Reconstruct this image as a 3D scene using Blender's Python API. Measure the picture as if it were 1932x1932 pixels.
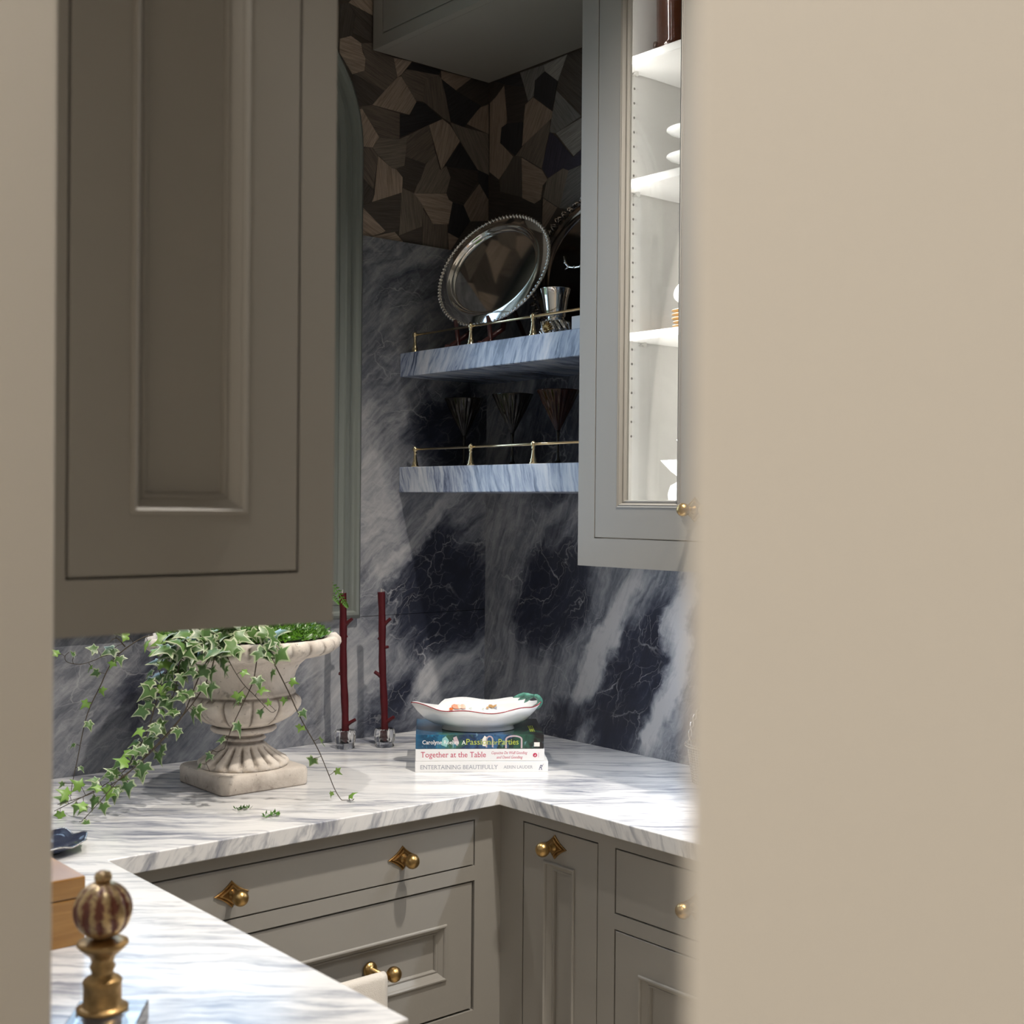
import bpy, bmesh, math, random
from mathutils import Vector, Matrix, noise, geometry
random.seed(7)
PI = math.pi
H = 0.9                                   # worktop height above the floor
C = bpy.context.scene.collection
for o in list(bpy.data.objects): bpy.data.objects.remove(o)

# ------------------------------------------------------------------ camera
FPX = 2432.85
CAM = Vector((-2.151, -2.6288, 0.5746 + H))
YAW, PITCH, ROLL = -0.7061, -0.0064, 0.0087
FW = Vector((math.sin(-YAW)*math.cos(PITCH), math.cos(YAW)*math.cos(PITCH), math.sin(PITCH)))
_r = Vector((math.cos(YAW), math.sin(YAW), 0)); _u = _r.cross(FW)
RT = _r*math.cos(ROLL) + _u*math.sin(ROLL)
UP = -_r*math.sin(ROLL) + _u*math.cos(ROLL)
cd = bpy.data.cameras.new('camera'); cam = bpy.data.objects.new('camera', cd); C.objects.link(cam)
M = Matrix((( RT.x, UP.x, -FW.x, CAM.x), (RT.y, UP.y, -FW.y, CAM.y), (RT.z, UP.z, -FW.z, CAM.z), (0, 0, 0, 1)))
cam.matrix_world = M
cd.sensor_width = 36; cd.sensor_fit = 'HORIZONTAL'; cd.lens = FPX/1932*36
cd.clip_start = 0.02; cd.clip_end = 60
cd.dof.use_dof = True; cd.dof.focus_distance = 2.8; cd.dof.aperture_fstop = 6.3
bpy.context.scene.camera = cam

# ------------------------------------------------------------------ colour management, sky, lights
sc = bpy.context.scene
sc.view_settings.view_transform = 'Standard'; sc.view_settings.look = 'None'
sc.view_settings.gamma = 1; sc.view_settings.use_curve_mapping = False
sc.view_settings.exposure = 0.3
w = bpy.data.worlds.new('sky'); sc.world = w; w.use_nodes = True
w.node_tree.nodes['Background'].inputs[0].default_value = (0.55, 0.74, 1.0, 1)
w.node_tree.nodes['Background'].inputs[1].default_value = 4.2

def light(name, kind, loc, target, energy, color, size=0.1, size_y=None, spread=None, angle=None, blend=0.5, portal=False):
    d = bpy.data.lights.new(name, kind); d.energy = energy; d.color = color
    if kind == 'AREA':
        d.size = size
        if size_y: d.shape = 'RECTANGLE'; d.size_y = size_y
        else: d.shape = 'DISK'
        if spread: d.spread = spread
        if portal: d.cycles.is_portal = True
    elif kind == 'SPOT':
        d.shadow_soft_size = size; d.spot_size = angle; d.spot_blend = blend
    else: d.shadow_soft_size = size
    o = bpy.data.objects.new(name, d); C.objects.link(o); o.location = loc
    v = Vector(target) - Vector(loc)
    o.rotation_euler = v.to_track_quat('-Z', 'Y').to_euler()
    return o
WARM = (1.0, 0.93, 0.84); NEUT = (1.0, 0.95, 0.89); COOL = (0.80, 0.88, 1.0)
CEIL = H + 2.1
# daylight through the window over the worktop (portal guides the sky through the opening)
light('window_portal', 'AREA', (-0.855, 0.14, H+1.03), (-0.855, -1, H+1.03), 1, (1, 1, 1), 0.88, 1.45, portal=True)
# recessed ceiling downlights of the pantry, plus one added fill spot
light('downlight', 'SPOT', (-0.66, -1.49, CEIL-0.02), (-0.72, -1.49, 0), 145, WARM, 0.035, angle=2.0, blend=0.9)
light('downlight', 'SPOT', (-1.02, -0.17, CEIL-0.02), (-1.00, -0.22, 0), 46, NEUT, 0.025, angle=1.3, blend=0.8)
light('drawer_fill_spot', 'SPOT', (-0.78, -2.35, CEIL-0.02), (-0.86, -0.62, H-0.50), 46, WARM, 0.035, angle=0.62, blend=0.6)  # unseen spot added to lift the drawer fronts
# led strips under the wall cabinets and inside the glazed one
light('led_strip', 'AREA', (-1.60, -0.78, H+0.443), (-1.60, -0.78, 0), 1.35, COOL, 0.02, 1.25)
light('led_strip', 'AREA', (-0.26, -1.12, H+0.447), (-0.26, -1.12, 0), 2.8, COOL, 0.02, 0.7)
l = light('led_strip', 'AREA', (-0.318, -0.752, H+1.2), (0.1, -1.05, H+1.2), 4.4, (1, 0.98, 0.95), 0.01, 1.35)
# unseen fill light added in the hallway to brighten the near walls
light('hall_fill_light', 'AREA', (-2.75, -1.92, CEIL-0.02), (-2.75, -1.94, 0), 29.5, (1,.95,.88), 0.5)

# ------------------------------------------------------------------ measuring helper: photo pixel -> point on a plane of the room
def ray(px, py): return FW + RT*((px-966)/FPX) - UP*((py-966)/FPX)
def at(px, py, ax, val):
    d = ray(px, py); t = (val-CAM[ax])/d[ax]; return CAM + d*t
def dep(px, py, d): return CAM + ray(px, py)*d

# ------------------------------------------------------------------ mesh builder
class MB:
    def __init__(s): s.v = []; s.f = []; s.m = []
    def add(s, vs, fs, mi=0):
        b = len(s.v); s.v += [tuple(v) for v in vs]
        for f in fs: s.f.append(tuple(i+b for i in f)); s.m.append(mi)
        return s
    def box(s, x0, x1, y0, y1, z0, z1, mi=0):
        vs = [(x, y, z) for z in (z0, z1) for y in (y0, y1) for x in (x0, x1)]
        return s.add(vs, [(0,2,3,1),(4,5,7,6),(0,1,5,4),(2,6,7,3),(0,4,6,2),(1,3,7,5)], mi)
    def prism(s, pts, vec, mi=0):
        n = len(pts); pts = [Vector(p) for p in pts]; vec = Vector(vec)
        vs = pts + [p+vec for p in pts]
        fs = [tuple(range(n-1, -1, -1)), tuple(range(n, 2*n))] + [(i, (i+1) % n, n+(i+1) % n, n+i) for i in range(n)]
        return s.add(vs, fs, mi)
    def lathe(s, prof, seg=32, c=(0,0,0), fn=None, mi=0, axis=None, cap=True):
        c = Vector(c); n = len(prof); vs = []
        R = Matrix.Identity(3) if axis is None else Vector((0,0,1)).rotation_difference(Vector(axis).normalized()).to_matrix()
        for (r, z) in prof:
            for k in range(seg):
                a = 2*PI*k/seg; rr, zz = (r, z) if fn is None else fn(r, z, a)
                vs.append(c + R @ Vector((rr*math.cos(a), rr*math.sin(a), zz)))
        fs = [(i*seg+k, i*seg+(k+1) % seg, (i+1)*seg+(k+1) % seg, (i+1)*seg+k) for i in range(n-1) for k in range(seg)]
        if cap:
            if prof[0][0] > 1e-6: fs.append(tuple(range(seg-1, -1, -1)))
            if prof[-1][0] > 1e-6: fs.append(tuple((n-1)*seg+k for k in range(seg)))
        return s.add(vs, fs, mi)
    def tube(s, path, r, seg=8, mi=0, closed=False):
        P = [Vector(p) for p in path]; n = len(P); vs = []; ref = None
        for i, p in enumerate(P):
            a = P[(i-1) % n] if (i or closed) else P[0]; b = P[(i+1) % n] if (i < n-1 or closed) else P[-1]
            t = (b-a).normalized() if (b-a).length > 1e-9 else Vector((0,0,1))
            if ref is None: ref = t.orthogonal().normalized()
            ref = (ref - t*ref.dot(t)); ref = ref.normalized() if ref.length > 1e-6 else t.orthogonal().normalized()
            q = t.cross(ref); rr = r[i] if isinstance(r, (list, tuple)) else r
            vs += [p + (ref*math.cos(2*PI*k/seg) + q*math.sin(2*PI*k/seg))*rr for k in range(seg)]
        m = n if closed else n-1
        fs = [(i*seg+k, i*seg+(k+1) % seg, ((i+1) % n)*seg+(k+1) % seg, ((i+1) % n)*seg+k) for i in range(m) for k in range(seg)]
        if not closed: fs += [tuple(range(seg-1, -1, -1)), tuple((n-1)*seg+k for k in range(seg))]
        return s.add(vs, fs, mi)
    def ball(s, c, r, seg=20, mi=0):
        n = seg//2
        return s.lathe([(max(r*math.sin(PI*i/n), 1e-5), -r*math.cos(PI*i/n)) for i in range(n+1)], seg, c, mi=mi, cap=False)
    def frame(s, rings, cap0=True, cap1=True, mi=0):      # loft of closed loops of equal length
        n = len(rings[0]); vs = [p for r in rings for p in r]
        fs = [(i*n+k, i*n+(k+1) % n, (i+1)*n+(k+1) % n, (i+1)*n+k) for i in range(len(rings)-1) for k in range(n)]
        if cap0: fs.append(tuple(range(n-1, -1, -1)))
        if cap1: fs.append(tuple((len(rings)-1)*n+k for k in range(n)))
        return s.add(vs, fs, mi)

def build(name, mb, mat, parent=None, smooth=False, bevel=0, loc=None, seg=2):
    me = bpy.data.meshes.new(name)
    off = Vector((0,0,0))
    if parent is not None:
        p = parent
        while p is not None: off += p.location; p = p.parent
    if loc is not None: off = Vector(loc) if parent is None else off
    me.from_pydata([tuple(Vector(v)-off) for v in mb.v], [], mb.f)
    mats = mat if isinstance(mat, (list, tuple)) else [mat]
    for m_ in mats: me.materials.append(m_)
    for i, p in enumerate(me.polygons): p.material_index = mb.m[i]; p.use_smooth = bool(smooth)
    bm = bmesh.new(); bm.from_mesh(me); bmesh.ops.recalc_face_normals(bm, faces=bm.faces); bm.to_mesh(me); bm.free()
    o = bpy.data.objects.new(name, me); C.objects.link(o)
    if parent is not None: o.parent = parent
    elif loc is not None: o.location = loc
    if bevel:
        b = o.modifiers.new('bevel', 'BEVEL'); b.width = bevel; b.segments = seg; b.limit_method = 'ANGLE'; b.angle_limit = 0.6
        b.harden_normals = False
        if not smooth:
            for p in me.polygons: p.use_smooth = False
    if smooth == 'auto':
        for p in me.polygons: p.use_smooth = True
        try: me.set_sharp_from_angle(angle=0.6)
        except Exception: pass
    return o
def thing(name, label, cat, loc, group=None):
    o = bpy.data.objects.new(name, None); C.objects.link(o); o.location = loc; o.empty_display_size = 0.05
    return tag(o, label, cat, group)
def tag(o, label, cat, group=None, kind=None):
    o['label'] = label; o['category'] = cat
    if group: o['group'] = group
    if kind: o['kind'] = kind
    return o
def dirt(o, fn):
    a = o.data.attributes.new('dirt', 'FLOAT', 'POINT')
    for i, v in enumerate(o.data.vertices): a.data[i].value = max(0.0, min(1.0, fn(v.co+o.parent.location)))
    return o
def struct(o): o['kind'] = 'structure'; return o
def stuff(o): o['kind'] = 'stuff'; return o
def lab(o, t): o['label'] = t; return o

# ------------------------------------------------------------------ materials
def mat(name, col, rough=0.5, metal=0.0, trans=0.0, ior=1.5, bump=0, bscale=200, var=0, vscale=8, spec=0.5, coat=0, sss=0):
    m = bpy.data.materials.new(name); m.use_nodes = True; nt = m.node_tree; b = nt.nodes['Principled BSDF']
    b.inputs['Base Color'].default_value = (*col, 1); b.inputs['Roughness'].default_value = rough
    b.inputs['Metallic'].default_value = metal; b.inputs['IOR'].default_value = ior
    b.inputs['Transmission Weight'].default_value = trans; b.inputs['Specular IOR Level'].default_value = spec
    b.inputs['Coat Weight'].default_value = coat
    if sss: b.inputs['Subsurface Weight'].default_value = sss; b.inputs['Subsurface Radius'].default_value = (.01, .01, .01)
    tc = nt.nodes.new('ShaderNodeTexCoord')
    if var:
        n = nt.nodes.new('ShaderNodeTexNoise'); n.inputs['Scale'].default_value = vscale; n.inputs['Detail'].default_value = 5
        nt.links.new(tc.outputs['Object'], n.inputs['Vector'])
        r = nt.nodes.new('ShaderNodeValToRGB'); r.color_ramp.elements[0].position = .3; r.color_ramp.elements[1].position = .7
        r.color_ramp.elements[0].color = (*[c*(1-var) for c in col], 1); r.color_ramp.elements[1].color = (*[min(1, c*(1+var)) for c in col], 1)
        nt.links.new(n.outputs['Fac'], r.inputs['Fac']); nt.links.new(r.outputs['Color'], b.inputs['Base Color'])
    if bump:
        n = nt.nodes.new('ShaderNodeTexNoise'); n.inputs['Scale'].default_value = bscale; n.inputs['Detail'].default_value = 3
        nt.links.new(tc.outputs['Object'], n.inputs['Vector'])
        bp = nt.nodes.new('ShaderNodeBump'); bp.inputs['Strength'].default_value = bump; bp.inputs['Distance'].default_value = 0.002
        nt.links.new(n.outputs['Fac'], bp.inputs['Height']); nt.links.new(bp.outputs['Normal'], b.inputs['Normal'])
    return m

class NT:                                   # small node-graph writer
    def __init__(s, name):
        s.m = bpy.data.materials.new(name); s.m.use_nodes = True; s.t = s.m.node_tree; s.b = s.t.nodes['Principled BSDF']
        s.obj = s.t.nodes.new('ShaderNodeTexCoord').outputs['Object']
    def n(s, typ, **kw):
        n = s.t.nodes.new('ShaderNode'+typ)
        for k, v in kw.items(): setattr(n, k, v)
        return n
    def put(s, sock, v):
        if isinstance(v, bpy.types.NodeSocket): s.t.links.new(v, sock)
        else: sock.default_value = v
    def math(s, op, a, b=0.0, c=None, clamp=False):
        n = s.n('Math', operation=op, use_clamp=clamp); s.put(n.inputs[0], a); s.put(n.inputs[1], b)
        if c is not None: s.put(n.inputs[2], c)
        return n.outputs[0]
    def vec(s, op, a, b=(0,0,0)):
        n = s.n('VectorMath', operation=op); s.put(n.inputs[0], a); s.put(n.inputs[1], b)
        return n.outputs['Value'] if op in ('DOT_PRODUCT', 'LENGTH') else n.outputs[0]
    def comb(s, x, y, z):
        n = s.n('CombineXYZ'); s.put(n.inputs[0], x); s.put(n.inputs[1], y); s.put(n.inputs[2], z); return n.outputs[0]
    def noise(s, v, scale, detail=4, dist=0.0, rough=.5, col=False):
        n = s.n('TexNoise'); s.put(n.inputs['Vector'], v); n.inputs['Scale'].default_value = scale; n.inputs['Detail'].default_value = detail
        n.inputs['Distortion'].default_value = dist; n.inputs['Roughness'].default_value = rough
        return n.outputs['Color'] if col else n.outputs['Fac']
    def ramp(s, f, stops, interp='LINEAR'):
        n = s.n('ValToRGB'); n.color_ramp.interpolation = interp; e = n.color_ramp.elements
        while len(e) < len(stops): e.new(.5)
        for k, (p, c) in enumerate(stops): e[k].position = p; e[k].color = (*c, 1) if len(c) == 3 else c
        s.put(n.inputs[0], f); return n.outputs[0]
    def mix(s, f, a, b, typ='MIX'):
        n = s.n('Mix', data_type='RGBA', blend_type=typ); s.put(n.inputs[0], f)
        for k, v in ((6, a), (7, b)): s.put(n.inputs[k], v if isinstance(v, bpy.types.NodeSocket) else (*v, 1))
        return n.outputs[2]
    def bump(s, h, strength=.3, dist=.002):
        n = s.n('Bump'); n.inputs['Strength'].default_value = strength; n.inputs['Distance'].default_value = dist
        s.put(n.inputs['Height'], h); s.put(s.b.inputs['Normal'], n.outputs[0])
    def out(s, col, rough=.3, **kw):
        s.put(s.b.inputs['Base Color'], col); s.put(s.b.inputs['Roughness'], rough)
        for k, v in kw.items(): s.put(s.b.inputs[k.replace('_', ' ')], v)
        return s.m

def wall_marble(name, ax, sgn, blobs, ang, vein_ang, dark=(.028, .032, .052)):
    g = NT(name)
    sep = g.n('SeparateXYZ'); g.put(sep.inputs[0], g.obj)
    u = g.math('MULTIPLY', sep.outputs[ax], sgn); p = g.comb(u, sep.outputs[2], 0.0)
    w1 = g.vec('SUBTRACT', g.noise(p, 5, 4, .4, col=True), (.5, .5, .5))
    sc1 = g.n('VectorMath', operation='SCALE'); g.put(sc1.inputs[0], w1); sc1.inputs['Scale'].default_value = .16
    w2 = g.vec('SUBTRACT', g.noise(p, 26, 5, .6, col=True), (.5, .5, .5))
    sc2 = g.n('VectorMath', operation='SCALE'); g.put(sc2.inputs[0], w2); sc2.inputs['Scale'].default_value = .045
    q = g.vec('ADD', g.vec('ADD', p, sc1.outputs[0]), sc2.outputs[0])
    tot = 0.42
    for (cx, cz, rx, rz, an, wt) in blobs:
        mp = g.n('Mapping', vector_type='TEXTURE'); g.put(mp.inputs[0], q)
        mp.inputs['Location'].default_value = (cx, cz, 0); mp.inputs['Rotation'].default_value = (0, 0, math.radians(an)); mp.inputs['Scale'].default_value = (rx, rz, 1)
        gr = g.n('TexGradient', gradient_type='SPHERICAL'); g.put(gr.inputs[0], mp.outputs[0])
        k = g.math('MULTIPLY', g.math('SMOOTH_MIN', g.math('MULTIPLY', gr.outputs['Fac'], 2.2), 1.0, .3), wt)
        tot = g.math('ADD', k, tot)
    def aniso(angle, sx, sy, scale, detail, dist, src):
        mp = g.n('Mapping', vector_type='POINT'); g.put(mp.inputs[0], src)
        mp.inputs['Rotation'].default_value = (0, 0, -math.radians(angle)); 
        m2 = g.n('Mapping', vector_type='POINT'); g.put(m2.inputs[0], mp.outputs[0]); m2.inputs['Scale'].default_value = (sx, sy, 1)
        return g.noise(m2.outputs[0], scale, detail, dist, .6)
    st = aniso(ang, 1.2, 9, 3.2, 8, .5, g.vec('ADD', p, sc1.outputs[0]))
    st2 = aniso(ang+6, 3, 22, 5, 6, .3, p)
    cl = g.noise(q, 22, 7, .5, .65)
    t = g.math('ADD', tot, g.math('MULTIPLY', g.math('SUBTRACT', st, .5), .85))
    t = g.math('ADD', t, g.math('MULTIPLY', g.math('SUBTRACT', st2, .5), .45))
    t = g.math('ADD', t, g.math('MULTIPLY', g.math('SUBTRACT', cl, .5), .45))
    col = g.ramp(t, [(0.0, (.54, .53, .53)), (.25, (.355, .36, .38)), (.45, (.195, .203, .23)), (.62, (.095, .102, .128)), (.8, dark), (1, tuple(c*.7 for c in dark))])
    def vor(angle, sx, sy, scale, thr):
        mp = g.n('Mapping', vector_type='POINT'); g.put(mp.inputs[0], g.vec('ADD', p, g.vec('ADD', sc2.outputs[0], sc1.outputs[0]))); mp.inputs['Rotation'].default_value = (0, 0, -math.radians(angle))
        m2 = g.n('Mapping', vector_type='POINT'); g.put(m2.inputs[0], mp.outputs[0]); m2.inputs['Scale'].default_value = (sx, sy, 1)
        vo = g.n('TexVoronoi', feature='DISTANCE_TO_EDGE', voronoi_dimensions='2D'); g.put(vo.inputs['Vector'], m2.outputs[0]); vo.inputs['Scale'].default_value = scale
        return g.math('SUBTRACT', 1.0, g.math('MULTIPLY', vo.outputs['Distance'], thr), clamp=True)
    vm = vor(vein_ang, 1.0, 2.6, 6.0, 42)
    vm2 = vor(vein_ang-8, 1.2, 2.4, 15.0, 22)
    gate = g.math('MULTIPLY', g.math('SUBTRACT', g.noise(p, 9, 3), .40), 4.0, clamp=True)
    vv = g.math('MULTIPLY', g.math('MAXIMUM', vm, g.math('MULTIPLY', vm2, .45)), gate)
    col = g.mix(g.math('MULTIPLY', vv, .75), col, (.50, .50, .51))
    return g.out(col, .28)

def bar_marble(name, r, q, stops, sc=1.0, rough=.22, big=.8):
    """streaky stone: layers lie in the plane of r and q"""
    r = Vector(r).normalized(); q = Vector(q); n = r.cross(q).normalized(); c = r.cross(n)
    g = NT(name)
    w_ = g.vec('SUBTRACT', g.noise(g.obj, 7, 4, .3, col=True), (.5, .5, .5))
    s_ = g.n('VectorMath', operation='SCALE'); g.put(s_.inputs[0], w_); s_.inputs['Scale'].default_value = .05
    p = g.vec('ADD', g.obj, s_.outputs[0])
    a = g.vec('DOT_PRODUCT', p, tuple(r)); b = g.vec('DOT_PRODUCT', p, tuple(n)); d = g.vec('DOT_PRODUCT', p, tuple(c))
    A = g.comb(g.math('MULTIPLY', a, 1.6*sc), g.math('MULTIPLY', b, 16*sc), g.math('MULTIPLY', d, 2.5*sc))
    B = g.comb(g.math('MULTIPLY', a, 6*sc), g.math('MULTIPLY', b, 60*sc), g.math('MULTIPLY', d, 8*sc))
    Z = g.comb(g.math('MULTIPLY', a, 2.*sc), g.math('MULTIPLY', b, 5*sc), g.math('MULTIPLY', d, 2*sc))
    t = g.math('ADD', g.math('MULTIPLY', g.math('SUBTRACT', g.noise(A, 1.9, 9, .8, .66), .5), 1.05), .5)
    t = g.math('ADD', t, g.math('MULTIPLY', g.math('SUBTRACT', g.noise(B, 1.4, 6, .6, .65), .5), .75))
    t = g.math('ADD', t, g.math('MULTIPLY', g.math('SUBTRACT', g.noise(Z, 1.2, 5, .4), .5), big))
    return g.out(g.ramp(t, stops), rough)

PAINT = mat('taupe_paint', (.310, .293, .264), .42, bump=.03, bscale=900)
PAINT_IN = mat('pale_interior_paint', (.80, .785, .76), .5)
SAGE = mat('sage_grey_paint', (.175, .190, .172), .4)
CREAM = mat('cream_wall_paint', (.60, .56, .50), .75, bump=.03, bscale=500)
WHITEP = mat('ceiling_paint', (.75, .72, .68), .8)
DARKGAP = mat('dark_void', (.01, .009, .008), .9)
BRASS = mat('aged_brass', (.46, .30, .12), .32, 1.0, var=.3, vscale=60)
BRASS_D = mat('dark_antique_brass', (.27, .16, .06), .38, 1.0, var=.3, vscale=80)
RAILB = mat('polished_brass', (.80, .66, .42), .16, 1.0)
SILVER = mat('polished_silver', (.80, .78, .75), .07, 1.0)
SILVER_D = mat('tarnished_silver', (.42, .36, .31), .14, 1.0)
NICKEL = mat('nickel', (.75, .74, .72), .2, 1.0)
SMOKE = mat('smoked_glass', (.035, .026, .018), .05, trans=.6, ior=1.45)
SMOKE_B = mat('brown_smoked_glass', (.10, .028, .012), .05, trans=.75, ior=1.45)
AMBER = mat('amber_glass', (.10, .024, .007), .05, trans=.8, ior=1.45)
CRYST = mat('crystal', (.97, .98, .99), .02, trans=1.0, ior=1.5)
PORC = mat('white_porcelain', (.80, .80, .79), .12, coat=.3)
MILK = mat('white_ribbed_glass', (.88, .88, .87), .1, trans=.25, ior=1.45)
GOLD = mat('gold_glaze', (.62, .36, .12), .3, .6)
EASELW = mat('dark_red_wood', (.055, .012, .010), .3)
CANDLE = mat('oxblood_wax', (.070, .005, .008), .42, var=.15, vscale=40, spec=.3)
TOWEL = mat('cream_linen', (.80, .74, .66), .9, bump=.5, bscale=700)
NAVY = mat('navy_glaze', (.02, .026, .05), .12)
PAPERM = mat('page_paper', (.80, .77, .70), .9)
WHITEC = mat('white_book_cover', (.80, .79, .78), .35)
PINKT = mat('crimson_ink', (.50, .03, .09), .5)
GREYT = mat('grey_ink', (.30, .31, .35), .5)
NAVYT = mat('navy_ink', (.05, .06, .14), .5)
WHITET = mat('white_ink', (.88, .88, .85), .5)
LIMET = mat('lime_ink', (.45, .52, .06), .5)
PINKP = mat('pale_pink_ink', (.62, .33, .40), .5)
STEM = mat('ivy_stem', (.055, .04, .022), .7)
FERN = mat('fern_green', (.07, .19, .02), .5)
JADE = mat('jade_glaze', (.10, .28, .21), .15, var=.5, vscale=70)
STONEFLOOR = mat('floor_stone', (.62, .57, .50), .5, var=.15, vscale=3)
OUTG = mat('garden_ground', (.12, .16, .07), .9, var=.3)

def glass_pane():
    g = NT('window_glass'); t = g.t; t.nodes.remove(g.b)
    tr = g.n('BsdfTransparent'); tr.inputs[0].default_value = (.97, .98, .97, 1); gl = g.n('BsdfGlossy'); gl.inputs['Roughness'].default_value = .02
    fr = g.n('Fresnel'); fr.inputs[0].default_value = 1.45; mx = g.n('MixShader')
    t.links.new(g.math('MULTIPLY', fr.outputs[0], .6), mx.inputs[0]); t.links.new(tr.outputs[0], mx.inputs[1]); t.links.new(gl.outputs[0], mx.inputs[2])
    t.links.new(mx.outputs[0], t.nodes['Material Output'].inputs[0]); return g.m
PANE = glass_pane()

def veneer():
    g = NT('wood_veneer'); info = g.n('ObjectInfo')
    sep = g.n('SeparateXYZ'); g.put(sep.inputs[0], g.obj)
    o = g.math('MULTIPLY', info.outputs['Random'], 17.0)
    p = g.comb(g.math('ADD', g.math('MULTIPLY', sep.outputs[0], 7.0), o), g.math('MULTIPLY', sep.outputs[1], 170.0), g.math('MULTIPLY', sep.outputs[2], 170.0))
    f = g.noise(p, 2.2, 6, .5, .65)
    k = g.ramp(f, [(.3, (.55, .52, .5)), (.5, (1, 1, 1)), (.72, (1.45, 1.42, 1.4))])
    col = g.mix(1.0, info.outputs['Color'], k, 'MULTIPLY')
    g.bump(f, .15, .0006)
    return g.out(col, .55)
VENEER = veneer()

def stone_urn():
    g = NT('weathered_cast_stone')
    a = g.noise(g.obj, 14, 8, .4, .7); b = g.noise(g.obj, 130, 4, 0, .6); c = g.noise(g.obj, 40, 6, .3, .6)
    col = g.ramp(a, [(.22, (.30, .255, .21)), (.40, (.60, .53, .46)), (.62, (.72, .65, .57)), (.8, (.78, .73, .66))])
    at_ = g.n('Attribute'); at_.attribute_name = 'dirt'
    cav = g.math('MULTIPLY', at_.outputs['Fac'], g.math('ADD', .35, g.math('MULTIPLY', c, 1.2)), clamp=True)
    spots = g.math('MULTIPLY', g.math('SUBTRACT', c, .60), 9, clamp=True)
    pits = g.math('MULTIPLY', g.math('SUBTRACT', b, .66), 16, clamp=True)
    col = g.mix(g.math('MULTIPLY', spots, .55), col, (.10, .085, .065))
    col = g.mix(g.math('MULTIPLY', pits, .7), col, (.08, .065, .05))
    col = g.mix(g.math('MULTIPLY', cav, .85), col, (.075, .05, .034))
    g.bump(g.math('ADD', g.math('MULTIPLY', b, .6), c), .45, .004)
    return g.out(col, .85)
STONE = stone_urn()

def wood_box():
    g = NT('honey_wood'); mp = g.n('Mapping'); g.put(mp.inputs[0], g.obj); mp.inputs['Scale'].default_value = (4, 4, 40)
    f = g.noise(mp.outputs[0], 3, 6, .5)
    return g.out(g.ramp(f, [(.3, (.27, .125, .03)), (.7, (.40, .21, .06))]), .3)
BOXW = wood_box()

def gilt():
    g = NT('worn_gilt'); info = g.noise(g.obj, 60, 6, .5, .65)
    at_ = g.n('Attribute'); at_.attribute_name = 'dirt'
    m = g.math('MULTIPLY', g.math('SUBTRACT', g.math('SUBTRACT', info, g.math('MULTIPLY', at_.outputs['Fac'], .20)), .36), 7, clamp=True)
    col = g.mix(m, (.17, .045, .022), (.62, .44, .22))
    return g.out(col, .34, Metallic=g.math('MULTIPLY', m, .85))
GILT = gilt()

def leaf_mat(name, c0, c1):
    g = NT(name); info = g.n('ObjectInfo')
    n = g.noise(g.obj, 90, 4)
    k = g.math('ADD', g.math('MULTIPLY', info.outputs['Random'], .6), g.math('MULTIPLY', n, .5))
    return g.out(g.ramp(k, [(.15, c0), (.85, c1)]), .38, Subsurface_Weight=.0)
LEAF_IN = leaf_mat('ivy_green', (.030, .075, .022), (.105, .20, .05))
LEAF_RIM = leaf_mat('ivy_cream_margin', (.24, .29, .17), (.43, .48, .30))
LEAF_NEW = leaf_mat('ivy_new_green', (.10, .21, .03), (.22, .37, .07))
MOSS = leaf_mat('moss_green', (.020, .080, .004), (.09, .22, .012))

# marbles -------------------------------------------------------------
def PB(px, py, ax, rx, rz, an, wt):
    p = at(px, py, ax, 0.0); return (p.x if ax == 1 else -p.y, p.z, rx, rz, an, wt)
MA = wall_marble('navy_marble_back', 0, 1.0, [
    PB(842, 1120, 1, .20, .20, 50, .55), PB(735, 1335, 1, .13, .10, 50, .40), PB(855, 800, 1, .17, .14, 20, .42), PB(780, 540, 1, .16, .07, 30, .14),
    PB(695, 920, 1, .09, .26, 10, -.28), PB(800, 1005, 1, .22, .035, 42, -.34), PB(830, 1265, 1, .22, .045, 38, -.36), PB(650, 1260, 1, .12, .2, 10, -.20),
    PB(715, 700, 1, .07, .10, 20, .02), PB(270, 1290, 1, .14, .08, 60, .2), PB(480, 1330, 1, .25, .10, 40, -.06)], 38, 30)
MB_ = wall_marble('navy_marble_right', 1, -1.0, [
    PB(1040, 1130, 0, .22, .15, 60, .50), PB(1195, 1290, 0, .26, .11, 62, .52), PB(1060, 1360, 0, .2, .06, 30, .4), PB(1140, 1205, 0, .26, .045, 58, -.42),
    PB(1268, 1250, 0, .32, .05, 75, -.55), PB(965, 1230, 0, .26, .075, 82, -.04), PB(1050, 820, 0, .22, .16, 70, .32), PB(950, 1010, 0, .10, .14, 80, -.06)], 62, 60)
RR = (.76, -.65, 0)
TOPM = bar_marble('white_streaked_marble', RR, (.5, 0, .86), [(.10, (.82, .80, .775)), (.45, (.72, .71, .70)), (.58, (.50, .50, .515)), (.72, (.27, .28, .32)), (.92, (.10, .11, .15))], 1.0, .22, big=1.0)
SHELFM = bar_marble('daylight_tinted_marble', (1, 0, 0), (0, -.45, .9), [(.15, (.62, .64, .70)), (.40, (.42, .47, .58)), (.53, (.26, .31, .44)), (.66, (.085, .11, .185)), (.95, (.05, .06, .09))], 1.6, .25)  # blue-grey stone with reflected blue daylight mixed into its colour
SHELFM2 = bar_marble('daylight_tinted_marble_lower', (1, 0, 0), (0, .28, .95), [(.15, (.62, .64, .68)), (.40, (.46, .50, .58)), (.55, (.28, .32, .43)), (.70, (.10, .12, .185)), (.95, (.05, .06, .09))], 1.5, .25)  # lower slab, daylight blue also put into the stone colour
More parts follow.
